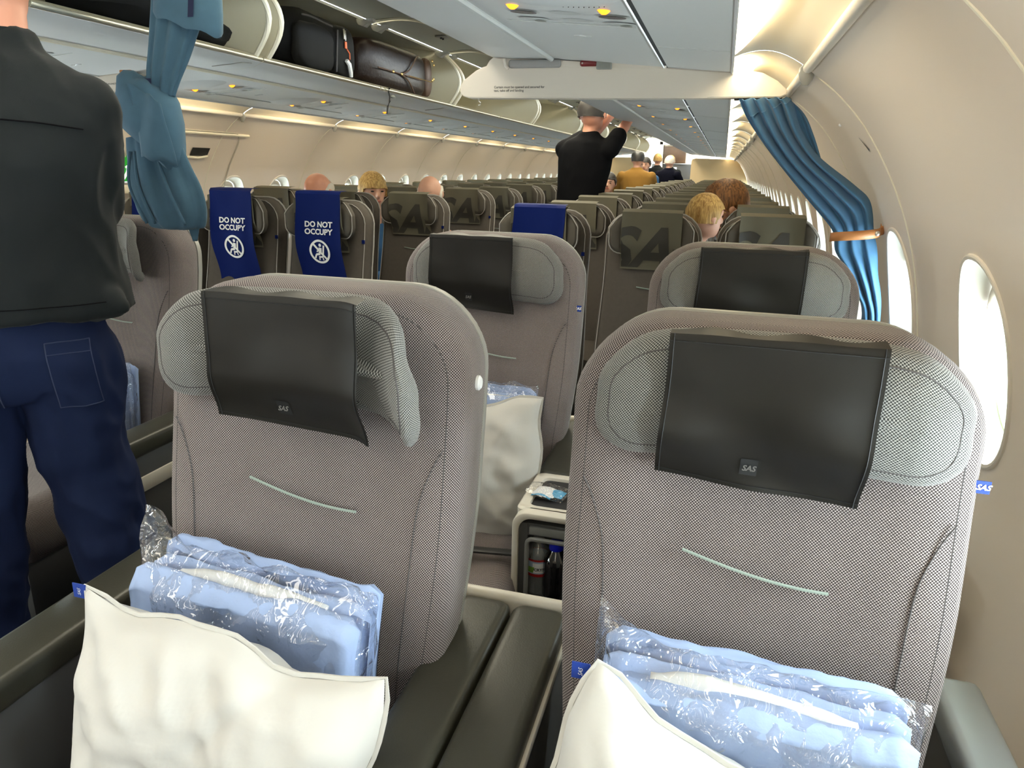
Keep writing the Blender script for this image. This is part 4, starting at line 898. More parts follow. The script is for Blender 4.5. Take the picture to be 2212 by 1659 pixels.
# navy do-not-occupy covers over four headrests in the first row
def dno(x, y, lift, label, rz=0.0, hang=.84):
    r = thing('seat_cover', label, 'seat cover', (x, y, FL), 0, 'navy covers over the first economy row')
    g = lambda u, v: ecv(u, v, .115, hang, lift)+Vector((.006*math.sin(v*9), -.006-.004*math.sin(u*9+v*3), 0))
    bm = bmesh.new(); grid(bm, 12, 30, g); fin('cloth', bm, M['navy'], r, dz=-FL)
    def onc(px, py, pz):
        top = 1.285+lift; v = .15+.85*(top-.004-pz)/(top-hang); p = g((px/.115+1)/2, min(max(v, .15), 1)); return (p.x, p.y-.003, pz)
    zt = 1.115+lift
    bm = text_bm('DO NOT\nOCCUPY', .036, bold=.0012, line=.95); moved(bm, lambda a, b, c: (a, 0, c+zt)); moved(bm, onc); fin('printed_words', bm, M['white'], r, dz=-FL, smooth=False)
    bm = bmesh.new(); zc = zt-.108; n = 36
    grid(bm, n, 1, lambda u, v: Vector(((.046+.010*v)*math.cos(2*PI*u), 0, zc+(.046+.010*v)*math.sin(2*PI*u))))
    def bar(a, b, w):
        a = Vector((a[0], 0, a[1]+zc)); b = Vector((b[0], 0, b[1]+zc)); t = (b-a).normalized(); p = Vector((-t.z, 0, t.x))*w
        grid(bm, 4, 1, lambda u, v: a+(b-a)*u+p*(2*v-1))
    bar((-.034, .034), (.034, -.034), .0050); bar((.004, .018), (.000, -.010), .009); bar((.000, -.012), (-.022, -.014), .005); bar((-.022, -.014), (-.030, -.032), .004)
    bar((.026, .030), (.014, -.024), .0045); bar((-.010, -.026), (.014, -.024), .004); bar((-.006, -.028), (-.008, -.040), .003); bar((.012, -.028), (.014, -.040), .003); bar((0, .012), (-.018, -.002), .0035)
    for k in range(12): pass
    c_ = Vector((.004, 0, zc+.030)); vs_ = [bm.verts.new(c_+Vector((.008*math.cos(2*PI*k/12), 0, .008*math.sin(2*PI*k/12)))) for k in range(12)]; bm.faces.new(vs_)
    moved(bm, onc); fin('no_sitting_symbol', bm, M['white'], r, dz=-FL, smooth=False)
dno(-1.0, rowsL[0], .040, 'navy do-not-occupy cover on the first-row middle seat left of the aisle')
dno(-.53, rowsL[0], .040, 'navy do-not-occupy cover on the first-row aisle seat left of the aisle')
dno(-1.46, rowsL[0], .035, 'navy cover on the first-row left window seat, half hidden by the knotted curtain')
dno(.51, rowsR[0], .012, 'navy cover on the right-hand aisle seat, words hidden by the seat before it')
# ================================================================== CURTAINS
cr = thing('curtain', 'blue curtain tied back against the right wall with a tan leather strap', 'curtain', (1.65, 2.44, .82), 0, 'blue cabin curtains')
def K(p): return (p[0]-1.65, p[1]-2.74, p[2]-.82)
Lp = [(1.292, 1.662), (1.320, 1.610), (1.366, 1.549), (1.429, 1.476), (1.523, 1.375), (1.600, 1.295), (1.620, 1.262)]
Rp = [(1.430, 1.666), (1.448, 1.650), (1.485, 1.57), (1.545, 1.495), (1.655, 1.415), (1.706, 1.367), (1.728, 1.28)]
L2p = [(1.620, 1.262), (1.628, 1.22), (1.665, 1.17), (1.705, 1.10), (1.735, 1.03), (1.745, .85)]
R2p = [(1.728, 1.28), (1.745, 1.23), (1.760, 1.16), (1.780, 1.08), (1.790, 1.00), (1.795, .85)]
def sheet(La, Ra, nf, amp, ph=0.0, y0=2.745, nu=90, nv=50, gather=lambda v: 1.0):
    bm = bmesh.new()
    La = [(a, b, 0) for a, b in La]; Ra = [(a, b, 0) for a, b in Ra]
    def f(u, v):
        a = catmull(La, v); b = catmull(Ra, v); uu = u+.035*math.sin(2*PI*nf*u+ph)*.6
        p = a.lerp(b, uu); s_ = math.sin(2*PI*nf*u+ph+.9*math.sin(2.2*v+ph)); d = amp*gather(v)*(s_+.10*math.sin(4*PI*nf*u+1))
        return Vector(K((p.x, y0+d-.012*math.sin(PI*u)*gather(v)+.004*nz(u*6, v*7, ph), p.y+.004*s_)))
    grid(bm, nu, nv, f); return bm
g1 = lambda v: 1-.72*sm(.72, 1.0, v)
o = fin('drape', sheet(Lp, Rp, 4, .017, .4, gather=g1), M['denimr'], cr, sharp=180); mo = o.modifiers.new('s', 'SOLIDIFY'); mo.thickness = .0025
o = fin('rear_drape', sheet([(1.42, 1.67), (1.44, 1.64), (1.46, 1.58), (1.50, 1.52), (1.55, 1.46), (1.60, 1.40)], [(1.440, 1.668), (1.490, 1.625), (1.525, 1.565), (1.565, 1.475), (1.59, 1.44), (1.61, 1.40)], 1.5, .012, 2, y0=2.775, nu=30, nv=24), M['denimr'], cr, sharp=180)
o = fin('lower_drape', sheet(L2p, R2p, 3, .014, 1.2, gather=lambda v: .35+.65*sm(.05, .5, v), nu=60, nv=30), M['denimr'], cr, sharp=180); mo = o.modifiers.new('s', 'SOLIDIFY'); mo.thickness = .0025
bm = bmesh.new()                                                  # heading tape across the top of the pleats
La3 = [(a, b, 0) for a, b in Lp]; Ra3 = [(a, b, 0) for a, b in Rp]
for vv in (.17,):
    pts = []
    for i in range(61):
        u = i/60; a = catmull(La3, vv); b = catmull(Ra3, vv*.8); p = a.lerp(b, u+.02*math.sin(2*PI*4*u+.4)); s_ = math.sin(2*PI*4*u+.4+.9*math.sin(2.2*vv+.4)); pts.append(K((p.x, 2.745+.017*(s_+.25*math.sin(8*PI*u+1))-.016, p.y+.004*s_)))
    tube(bm, pts, .0016, 4)
fin('heading_seam', bm, M['denimr'], cr)
bm = bmesh.new()
def strapf(u, v):
    t = PI+PI*1.0*u; x = 1.676+.070*math.cos(t); y = 2.735+.042*math.sin(t); return Vector(K((x, y, 1.250+.027*v+.024*u)))
grid(bm, 24, 2, strapf)
P = [(1.744, 2.735, 1.276), (1.756, 2.740, 1.280), (1.760, 2.755, 1.284), (1.750, 2.765, 1.286)]
grid(bm, 10, 2, lambda u, v: Vector(K(Vector(catmull(P, u))+Vector((0, 0, .028*v-.002)))))
o = fin('leather_strap', bm, M['tan'], cr); mo = o.modifiers.new('s', 'SOLIDIFY'); mo.thickness = .003; o['label'] = 'tan leather tie-back strap'
c_ = Vector(strapf(.80, .5)); bm = bmesh.new(); ball(bm, (c_.x, c_.y-.003, c_.z), (.008, .004, .008), 14); fin('snap_button', bm, M['steel'], o)

# left: curtain hanging in the aisle, knotted up
cl = thing('curtain', 'blue curtain knotted up and hanging beside the standing man', 'curtain', (-.35, 1.9, 1.2), 0, 'blue cabin curtains')
def K2(p): return Vector((p[0]+.35, p[1]-1.9, p[2]-1.2))
def bundle(cs, nf, amp, n=56, steps=40, ph=0.0, ry=.45):
    """closed pleated bundle along centres cs = (x, z, half width)"""
    bm = bmesh.new(); cc = [(a, b, c) for a, b, c in cs]; rings = []
    for i in range(steps+1):
        p = catmull(cc, i/steps); q = catmull(cc, min(1, i/steps+.02)); r_ = catmull(cc, max(0, i/steps-.02)); t = Vector((q.x-r_.x, 0, q.y-r_.y)).normalized(); nrm = Vector((t.z, 0, -t.x))
        if nrm.x < 0: nrm = -nrm
        w = p.z; o = []
        for k in range(n):
            a = 2*PI*k/n; fold = 1+amp*math.sin(nf*a+ph+.8*math.sin(i/steps*5))+.3*amp*math.sin(nf*2.3*a+i*.12)
            o.append(K2((p.x, 1.9, p.y))+nrm*(w*math.cos(a)*(1+.25*(fold-1)))+Vector((0, w*ry*math.sin(a)*fold, 0)))
        rings.append(o)
    loft(bm, rings); return bm
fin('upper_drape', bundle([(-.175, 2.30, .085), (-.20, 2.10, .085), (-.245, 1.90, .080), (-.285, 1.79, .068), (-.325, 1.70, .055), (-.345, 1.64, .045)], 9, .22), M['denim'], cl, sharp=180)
# turned-back cuff at the top
bm = bmesh.new(); rings = []
for z_, w_, xo in ((2.30, .086, -.18), (2.06, .092, -.198), (1.94, .098, -.212), (1.865, .105, -.222), (1.82, .106, -.228), (1.81, .100, -.229)):
    rings.append([K2((xo+w_*math.cos(a)*1.0, 1.9+w_*.50*math.sin(a)*(1+.06*math.sin(5*a)), z_-.03*math.cos(a)+.004*math.sin(6*a))) for a in [2*PI*k/40 for k in range(40)]])
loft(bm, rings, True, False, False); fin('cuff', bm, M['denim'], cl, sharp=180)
bm = bmesh.new(); grid(bm, 2, 6, lambda u, v: K2((-.185+.018*u+.012*(1-v), 1.9-.053, 1.900-.075*v))); grid(bm, 3, 4, lambda u, v: K2((-.365+.024*u, 1.9-.040, 1.672-.022*v))); fin('velcro_tab', bm, M['velcro'], cl)
# knot: a wrapped band flaring into a flap
bm = bmesh.new(); rings = []
for z_, xo, w_, d_, sl in ((1.672, -.375, .045, .040, -.04), (1.664, -.380, .070, .055, -.06), (1.640, -.382, .088, .070, -.08), (1.59, -.385, .097, .075, -.10), (1.55, -.392, .102, .075, -.14), (1.510, -.400, .108, .072, -.19), (1.503, -.398, .098, .062, -.19)):
    rings.append([K2((xo+w_*math.cos(a), 1.895+d_*math.sin(a)*(1+.05*math.sin(3*a+z_*40)), z_+sl*.5*(math.cos(a))+.006*math.sin(4*a))) for a in [2*PI*k/48 for k in range(48)]])
loft(bm, rings); fin('knot', bm, M['denim'], cl, sharp=60)
bm = bmesh.new()
grid(bm, 14, 12, lambda u, v: K2((-.385+.105*u+.02*v, 1.9-.088+.012*u+.01*math.sin(u*5+v*3), 1.655-.05*u-.20*v*(1-.15*u)+.004*math.sin(u*12)))); o = fin('knot_flap', bm, M['denim'], cl); mo = o.modifiers.new('s', 'SOLIDIFY'); mo.thickness = .003
fin('lower_fold', bundle([(-.395, 1.52, .085), (-.385, 1.45, .098), (-.370, 1.38, .112), (-.352, 1.32, .118), (-.345, 1.275, .108), (-.345, 1.250, .085), (-.345, 1.243, .05)], 7, .18, ph=1.0, ry=.42), M['denim'], cl, sharp=180)
bm = bmesh.new()                                                  # overlapping pleat edges on the folded-up part
for k, (xa, xb, xc) in enumerate(((-.455, -.452, -.405), (-.438, -.418, -.375), (-.36, -.315, -.268))):
    P = [K2((xa, 1.9-.030, 1.47)), K2((xb, 1.9-.052, 1.37)), K2((xc, 1.9-.052, 1.262))]
    tube(bm, [catmull(P, t/10) for t in range(11)], [.005]*11, 6)
fin('pleat_edge', bm, M['denim'], cl, sharp=180)
bm = bmesh.new(); grid(bm, 4, 8, lambda u, v: K2((-.300+.045*u*(1-.8*v)+.02*v, 1.9-.01+.01*u, 1.275-.065*v))); o = fin('loose_end', bm, M['denim'], cl); mo = o.modifiers.new('s', 'SOLIDIFY'); mo.thickness = .004
bm = bmesh.new(); box(bm, -.475+.35, -.435+.35, -.012, .0, 1.668-1.2, 1.700-1.2, .003); o = fin('strap_end', bm, M['tan'], cl); o.rotation_euler.y = .0; o['label'] = 'brown leather strap end'
bm = bmesh.new(); box(bm, -.5, .1, -.02, .02, .0, .025, .004); rl = thing('ceiling_rail', 'ceiling rail carrying the knotted curtain', 'curtain rail', (0, 1.9, 2.30)); fin('rail', bm, M['cream'], rl)

# ================================================================== LUGGAGE IN THE OPEN BIN
bg = thing('backpack', 'black backpack with orange tag in the open overhead bin', 'backpack', (-.70, 3.20, 1.835))
def blob(bm, cx, cy_, cz, sx, sy, sz, e=2.6, seed=0.0, n=28, amp=.06, mi=0):
    rings = []
    for j in range(15):
        ph = -PI/2+PI*j/14; cph = math.copysign(abs(math.cos(ph))**(2/e), 1); sph = math.copysign(abs(math.sin(ph))**(2/e), math.sin(ph)); o = []
        for k in range(n):
            t = 2*PI*k/n; ct = math.copysign(abs(math.cos(t))**(2/e), math.cos(t)); st = math.copysign(abs(math.sin(t))**(2/e), math.sin(t))
            q = 1+amp*nz(ct*1.5+seed, st*1.5, sph*1.5)
            o.append(Vector((cx+sx*cph*ct*q, cy_+sy*cph*st*q, cz+sz*sph*q)))
        rings.append(o)
    loft(bm, rings)
bm = bmesh.new(); blob(bm, 0, 0, .135, .19, .30, .135, 3.0, 1.0); fin('main_compartment', bm, M['bagblack'], bg)
bm = bmesh.new(); blob(bm, .165, -.10, .105, .035, .155, .095, 3.5, 4.0); fin('front_pocket', bm, M['bagblack2'], bg)
bm = bmesh.new(); blob(bm, .165, .15, .12, .03, .11, .11, 3.0, 6.0); fin('side_pocket', bm, M['bagblack2'], bg)
bm = bmesh.new(); tube(bm, [(.195, .045+.002*k, .02+.014*k) for k in range(14)], .004, 5); tube(bm, [(.19, -.22+.017*k, .215+.004*math.sin(k/3)) for k in range(16)], .004, 5); fin('zipper', bm, M['piping'], bg)
bm = bmesh.new(); box(bm, .196, .203, .118, .124, .170, .215, .001); box(bm, .196, .203, .130, .136, .165, .21, .001); fin('zip_pull', bm, M['steel'], bg)
bm = bmesh.new(); box(bm, .196, .203, .128, .144, .132, .162, .002); tube(bm, [(.2, .145, .13), (.203, .165, .115), (.2, .170, .09), (.2, .155, .08)], .003, 6); o = fin('orange_tag', bm, M['orange'], bg); o['label'] = 'orange zip tag'
bm = bmesh.new(); tube(bm, [(.203, .13, .080), (.206, .15, .065), (.205, .165, .03), (.203, .170, .012)], [.010, .011, .010, .009], 8); o = fin('white_loop', bm, M['white'], bg)
bb = thing('leather_bag', 'dark brown leather bag with brass fittings in the open overhead bin', 'bag', (-.70, 4.02, 1.835))
bm = bmesh.new(); blob(bm, 0, 0, .125, .19, .42, .125, 5.0, 3.0, amp=.03); fin('bag_body', bm, M['bagbrown'], bb)
bm = bmesh.new(); tube(bm, [(.196, -.34+.03*k, .095+.0*k) for k in range(20)], .004, 6)
for q in (-1, 1): tube(bm, [catmull([(.195, -.05, .095), (.198, .05, .095+q*.03), (.196, .15, .095+q*.10), (.19, .20, .095+q*.13 if q > 0 else .01)], k/12) for k in range(13)], .005, 6)
fin('leather_strap', bm, M['bagtan'], bb)
bm = bmesh.new(); blob(bm, .05, .46, .13, .10, .06, .105, 3.0, 2.0); blob(bm, .14, .43, .13, .035, .04, .11, 3.0, 9.0); fin('end_flap', bm, M['bagtan'], bb)
bm = bmesh.new()
for y_, z_ in ((-.16, .095), (-.05, .095), (.40, .22), (.425, .20), (.40, .11), (.42, .12)): ball(bm, (.199, y_, z_), (.006, .011, .009), 10)
tube(bm, [(.199, .05, .098), (.200, .2, .099), (.199, .38, .10)], .0025, 5); fin('brass_fitting', bm, M['brass'], bb)
jk = thing('black_jacket', 'black folded jacket in the front end of the open overhead bins', 'jacket', (-.66, 2.15, 1.835)); bm = bmesh.new(); blob(bm, 0, 0, .09, .17, .22, .10, 2.2, 12.0, amp=.3); blob(bm, .1, .2, .05, .07, .16, .055, 2.0, 15.0, amp=.3); fin('cloth', bm, M['bagblack'], jk)
kk = thing('green_bag', 'olive-grey soft bag in the overhead bin above the standing man', 'bag', (-.72, 1.35, 1.835)); bm = bmesh.new(); blob(bm, 0, 0, .10, .18, .40, .12, 2.6, 21.0, amp=.2); fin('cloth', bm, M['bindoor'], kk)

# ================================================================== PEOPLE
def cap(bm, a, b, ra, rb, n=14):
    a, b = Vector(a), Vector(b); t = (b-a); L = t.length; t = t/L if L > 1e-6 else Vector((0, 0, 1)); u = t.cross(Vector((.31, .87, .22))).normalized(); w = t.cross(u); rings = []
    for k in range(1, 5): ph = -PI/2+PI/2*k/5; rings.append((a+t*ra*math.sin(ph), ra*math.cos(ph)))
    rings += [(a, ra), (b, rb)]
    for k in range(1, 5): ph = PI/2*k/5; rings.append((b+t*rb*math.sin(ph), rb*math.cos(ph)))
    loft(bm, [[c+u*r*math.cos(2*PI*i/n)+w*r*math.sin(2*PI*i/n) for i in range(n)] for c, r in rings])
def ellr(bm, secs, n=28):
    loft(bm, [[Vector((c[0]+rx*math.cos(2*PI*i/n), c[1]+ry*math.sin(2*PI*i/n), c[2])) for i in range(n)] for c, rx, ry in secs])
def remeshed(name, bm, m, parent, vox=.012, sm_it=6, disp=0.0, dsz=.1, seed=0, bake=False):
    bmesh.ops.recalc_face_normals(bm, faces=bm.faces)
    me = bpy.data.meshes.new(name); bm.to_mesh(me); bm.free(); o = bpy.data.objects.new(name, me); C.objects.link(o)
    r = o.modifiers.new('r', 'REMESH'); r.mode = 'VOXEL'; r.voxel_size = vox; r.use_smooth_shade = True
    s_ = o.modifiers.new('s', 'SMOOTH'); s_.iterations = sm_it; s_.factor = .5
    dg = bpy.context.evaluated_depsgraph_get(); nm_ = bpy.data.meshes.new_from_object(o.evaluated_get(dg)); bpy.data.objects.remove(o)
    nm_.name = name
    if disp:
        n = len(nm_.vertices); co = np.empty(n*3); nm_.vertices.foreach_get('co', co); co = co.reshape(-1, 3)
        nr = np.empty(n*3); nm_.vertex_normals.foreach_get('vector', nr) if hasattr(nm_, 'vertex_normals') else nm_.vertices.foreach_get('normal', nr); nr = nr.reshape(-1, 3)
        for i in range(n):
            p = co[i]; a = noise.noise(Vector((p[0]/dsz+seed, p[1]/dsz, p[2]/(dsz*1.6)))); b = 1-abs(noise.noise(Vector((p[0]/(dsz*.6)+p[2]*3, p[1]/(dsz*.6), p[2]/(dsz*1.1)+seed))))*2
            co[i] = p+nr[i]*disp*(a*.8+b*.45)
        nm_.vertices.foreach_set('co', co.ravel())
    nm_.materials.clear(); nm_.materials.append(m); nm_.polygons.foreach_set('use_smooth', [True]*len(nm_.polygons))
    o = bpy.data.objects.new(name, nm_); C.objects.link(o); o.parent = parent; return o
def headset(root, bmb, c, r, yaw, pitch, hair, hairkind='short', skin='skin', tilt=0.0, face=True):
    """c centre of the head; adds skull to the body bmesh, and face and hair parts to root. Faces -Y at yaw 0."""
    Q = Matrix.Rotation(yaw, 3, 'Z') @ Matrix.Rotation(tilt, 3, 'Y') @ Matrix.Rotation(pitch, 3, 'X'); c = Vector(c); T = lambda x, y, z: c+Q @ (Vector((x, y, z))*r)
    def el(bm, p, s_, n=16):
        b2 = bmesh.new(); ball(b2, (0, 0, 0), 1.0, n)
        vm = {v: bm.verts.new(T(p[0]+v.co.x*s_[0], p[1]+v.co.y*s_[1], p[2]+v.co.z*s_[2])) for v in b2.verts}
        for f in b2.faces: bm.faces.new([vm[v] for v in f.verts])
        b2.free()
    el(bmb, (0, .05, .12), (.80, .98, 1.0)); el(bmb, (0, -.22, -.45), (.60, .68, .68)); el(bmb, (0, -.50, -.85), (.32, .30, .25))
    el(bmb, (0, -1.00, -.22), (.14, .20, .20)); el(bmb, (0, -.90, .0), (.11, .14, .30))
    for s_ in (-1, 1): el(bmb, (s_*.84, .05, -.10), (.10, .20, .28))
    el(bmb, (0, -.86, .28), (.55, .12, .12))
    if face:
        bm = bmesh.new()
        for s_ in (-1, 1): el(bm, (s_*.32, -.84, .04), (.12, .07, .05), 10)
        fin('eyes', bm, M['eye'], root)
        bm = bmesh.new()
        for s_ in (-1, 1): el(bm, (s_*.33, -.92, .25), (.19, .07, .04), 8)
        fin('eyebrows', bm, hair, root)
        bm = bmesh.new(); el(bm, (0, -.86, -.56), (.24, .12, .075), 10); fin('mouth', bm, M['lip'], root)
    if hairkind != 'bald':
        bm = bmesh.new(); n = 36
        for k in range(1):
            rings = []
            for j in range(13):
                ph = PI/2-(PI*.62)*j/12; o = []
                for i in range(n):
                    t = 2*PI*i/n; fy = -math.cos(t)      # fy 1 at the front
                    low = {'short': -.25, 'bob': -.95, 'child': -.45, 'fringe': .35}[hairkind]
                    front = .42 if hairkind != 'bob' else .22; lim = front if fy > .55 else (low if fy < .15 else low+(front-low)*sm(.15, .55, fy))
                    if hairkind == 'fringe': lim = .9 if fy > -.2 else -.25
                    z = 1.14*math.sin(ph) if math.sin(ph) > 0 else 1.14*math.sin(ph); z = max(z+.12, lim)
                    rr = math.sqrt(max(0, 1-((z-.12)/1.16)**2)) if z > .12 else 1.0-.06*(.12-z)
                    q = 1.0+.05*nz(math.cos(t)*3, math.sin(t)*3, j*.7)+.03*math.sin(t*17+j)
                    o.append(T(.90*rr*math.sin(t)*q, .05-1.08*rr*math.cos(t)*-1*q if False else .05+1.08*rr*(-fy)*q*1.0, z))
                rings.append(o)
            loft(bm, rings)
        fin('hair', bm, hair, root)
    else:
        bm = bmesh.new()
        for s_ in (-1, 1): el(bm, (s_*.72, .15, -.02), (.16, .60, .38), 12)
        el(bm, (0, .92, -.05), (.5, .15, .40), 12); fin('hair', bm, hair, root)
def hand(bm, w, d, side, r=1.0, curl=.5):
    """palm and five fingers from wrist w in direction d"""
    w = Vector(w); d = Vector(d).normalized(); s_ = d.cross(Vector((0, 1, .2))).normalized()*side; n_ = d.cross(s_)
    cap(bm, w, w+d*.075, .026, .030); cap(bm, w+s_*.018, w+d*.080+s_*.022, .020, .020); cap(bm, w-s_*.018, w+d*.075-s_*.022, .020, .020)
    for k, L in enumerate((.072, .080, .075, .058)):
        b = w+d*.085+s_*(.030-.020*k); m_ = b+(d*(1-curl*.5)+n_*curl*.6).normalized()*L*.55; e = m_+(d*(1-curl)+n_*curl).normalized()*L*.45; cap(bm, b, m_, .0095, .009); cap(bm, m_, e, .009, .0075)
    b = w+d*.02+s_*.032; m_ = b+(d+s_*.9).normalized()*.04; cap(bm, b, m_, .013, .011); cap(bm, m_, m_+(d+s_*.2+n_*.3).normalized()*.032, .011, .009)

# --- the man standing in the aisle, seen from behind
mx, my = -.20, 1.20
pm = thing('person', 'man in a charcoal shirt and navy trousers standing in the aisle, back to the camera', 'person', (mx, my, FL))
J = lambda x, y, z: (x-mx, y-my, z-FL)
body = bmesh.new()
headset(pm, body, J(-.150, 1.24, 1.812), .105, PI, .10, M['darkhair'], 'short', face=True)
cap(body, J(-.16, 1.23, 1.62), J(-.152, 1.235, 1.76), .066, .062); cap(body, J(-.30, 1.22, 1.54), J(-.06, 1.22, 1.54), .05, .05); cap(body, J(-.18, 1.2, 1.48), J(-.21, 1.2, 1.06), .11, .11)
for hx, kx, ax_ in ((-.115, -.085, -.045), (-.32, -.355, -.388)): cap(body, J(hx, 1.2, .95), J(kx, 1.2, .54), .085, .058); cap(body, J(kx, 1.2, .54), J(ax_, 1.22, .17), .056, .040); cap(body, J(ax_, 1.20, .12), J(ax_, 1.36, .105), .035, .030)
for s_ in (-1, 1):
    sh = (-.18+s_*.15, 1.22, 1.52); el_ = ((-.11, 1.34, 1.32) if s_ > 0 else (-.40, 1.24, 1.31)); wr_ = ((-.29, 1.42, 1.27) if s_ > 0 else (-.42, 1.42, 1.26)); cap(body, J(*sh), J(*el_), .048, .040); cap(body, J(*el_), J(*wr_), .038, .028); hand(body, J(*wr_), (-.3*s_, .9, .1), s_)
remeshed('body', body, M['skinr'], pm, .009, 3)
# shirt: loose, flared hem, seam lines
pm.rotation_euler.z = math.radians(40)
sb = bmesh.new()
ellr(sb, [(J(-.200, 1.215, 1.118), .240, .155), (J(-.200, 1.215, 1.14), .236, .155), (J(-.200, 1.21, 1.22), .218, .148), (J(-.198, 1.205, 1.32), .210, .145), (J(-.19, 1.20, 1.44), .212, .140), (J(-.180, 1.205, 1.52), .222, .125), (J(-.172, 1.215, 1.58), .205, .105), (J(-.165, 1.225, 1.625), .150, .090), (J(-.160, 1.23, 1.655), .085, .072), (J(-.158, 1.235, 1.675), .073, .066), (J(-.158, 1.235, 1.69), .070, .064)])
for s_ in (-1, 1): cap(sb, J(-.18+s_*.165, 1.215, 1.545), J(-.19+s_*.165, 1.25, 1.36), .078, .068); cap(sb, J(-.19+s_*.165, 1.25, 1.36), J(-.12 if s_ > 0 else -.40, 1.33, 1.31), .066, .056)
cap(sb, J(-.03, 1.16, 1.15), J(.020, 1.12, 1.135), .05, .018)
shirt = remeshed('shirt', sb, M['shirt'], pm, .0085, 5, disp=.015, dsz=.12, seed=3)
pb = bmesh.new()
ellr(pb, [(J(-.215, 1.205, 1.19), .178, .118), (J(-.215, 1.20, 1.12), .186, .124), (J(-.215, 1.195, 1.04), .196, .136), (J(-.218, 1.20, .975), .192, .132), (J(-.22, 1.20, .945), .15, .11)])
cap(pb, J(-.118, 1.195, 1.02), J(-.108, 1.20, .76), .112, .093); cap(pb, J(-.108, 1.20, .76), J(-.075, 1.19, .56), .092, .090); cap(pb, J(-.075, 1.19, .56), J(-.04, 1.21, .20), .095, .085); cap(pb, J(-.04, 1.21, .20), J(-.04, 1.21, .145), .085, .083)
cap(pb, J(-.312, 1.195, 1.02), J(-.330, 1.20, .76), .108, .098); cap(pb, J(-.330, 1.20, .76), J(-.355, 1.19, .54), .097, .092); cap(pb, J(-.355, 1.19, .54), J(-.385, 1.21, .20), .092, .080); cap(pb, J(-.385, 1.21, .20), J(-.388, 1.21, .145), .080, .078)
trs = remeshed('trousers', pb, M['jeans'], pm, .0085, 5, disp=.016, dsz=.085, seed=9)
def bvh(o): return BVHTree.FromPolygons([v.co.copy() for v in o.data.vertices], [tuple(p.vertices) for p in o.data.polygons])
tb = bvh(trs); sbv = bvh(shirt)
def drape(tree, x, z, off=.002):
    h = tree.ray_cast(Vector((x-mx, -1.0, z-FL)), Vector((0, 1, 0))); return (h[0]+h[1]*off) if h[0] else None
for nm, x0, x1, z0, z1 in (('back_pocket', -.135, -.055, .925, 1.07), ('back_pocket', -.365, -.285, .925, 1.07)):
    bm = bmesh.new(); G = [[drape(tb, x0+(x1-x0)*i/10+(.010*(j/12)), z1-(z1-z0)*j/12, .0022) for i in range(11)] for j in range(13)]
    if all(p is not None for rr in G for p in rr):
        V = [[bm.verts.new(p) for p in rr] for rr in G]
        for j in range(12):
            for i in range(10): bm.faces.new((V[j][i], V[j][i+1], V[j+1][i+1], V[j+1][i]))
        o = fin(nm, bm, M['jeans'], pm); bm = bmesh.new(); bd = [G[0][i] for i in range(11)]+[G[j][10] for j in range(13)]+[G[12][10-i] for i in range(11)]+[G[12-j][0] for j in range(13)]; tube(bm, bd, .0014, 4); tube(bm, G[2], .0011, 4); fin('pocket_stitching', bm, M['jeansd'], o)
    else: bm.free()
def seamline(tree, pts, nm, m, parent, r=.0014):
    P = [drape(tree, x, z, .003) for x, z in pts]; P = [p for p in P if p is not None]
    if len(P) > 3: bm = bmesh.new(); tube(bm, P, r, 4); fin(nm, bm, m, parent)
seamline(tb, [(-.225, 1.09-.15*k/12) for k in range(13)], 'centre_seam', M['jeansd'], pm)
seamline(sbv, [(-.34+.33*k/20, 1.505+.012*math.sin(k/20*PI)) for k in range(21)], 'yoke_seam', M['blackcloth'], pm, .0018)
seamline(sbv, [(-.42+.41*k/20, 1.150) for k in range(21)], 'hem_stitch', M['blackcloth'], pm, .0012)
bm = bmesh.new()
for ax_ in (-.045, -.388):
    blob(bm, ax_-mx, 1.28-my, .045, .05, .14, .045, 2.6, 3.0)
fin('shoe', bm, M['dark'], pm)
bm = bmesh.new(); rings = [[Vector((J(-.158+.0, 1.235, 1.0)[0]+ (rr)*math.cos(a), J(0, 1.235, 0)[1]+rr*math.sin(a)*.93, zz-FL)) for a in [2*PI*k/30 for k in range(30)]] for rr, zz in ((.077, 1.64), (.075, 1.67), (.071, 1.695), (.067, 1.697), (.068, 1.67))]
loft(bm, rings, True, False, False); fin('collar', bm, M['shirt'], pm)

def person(label, x, y, parts, base=FL): return thing('person', label, 'person', (x, y, base))
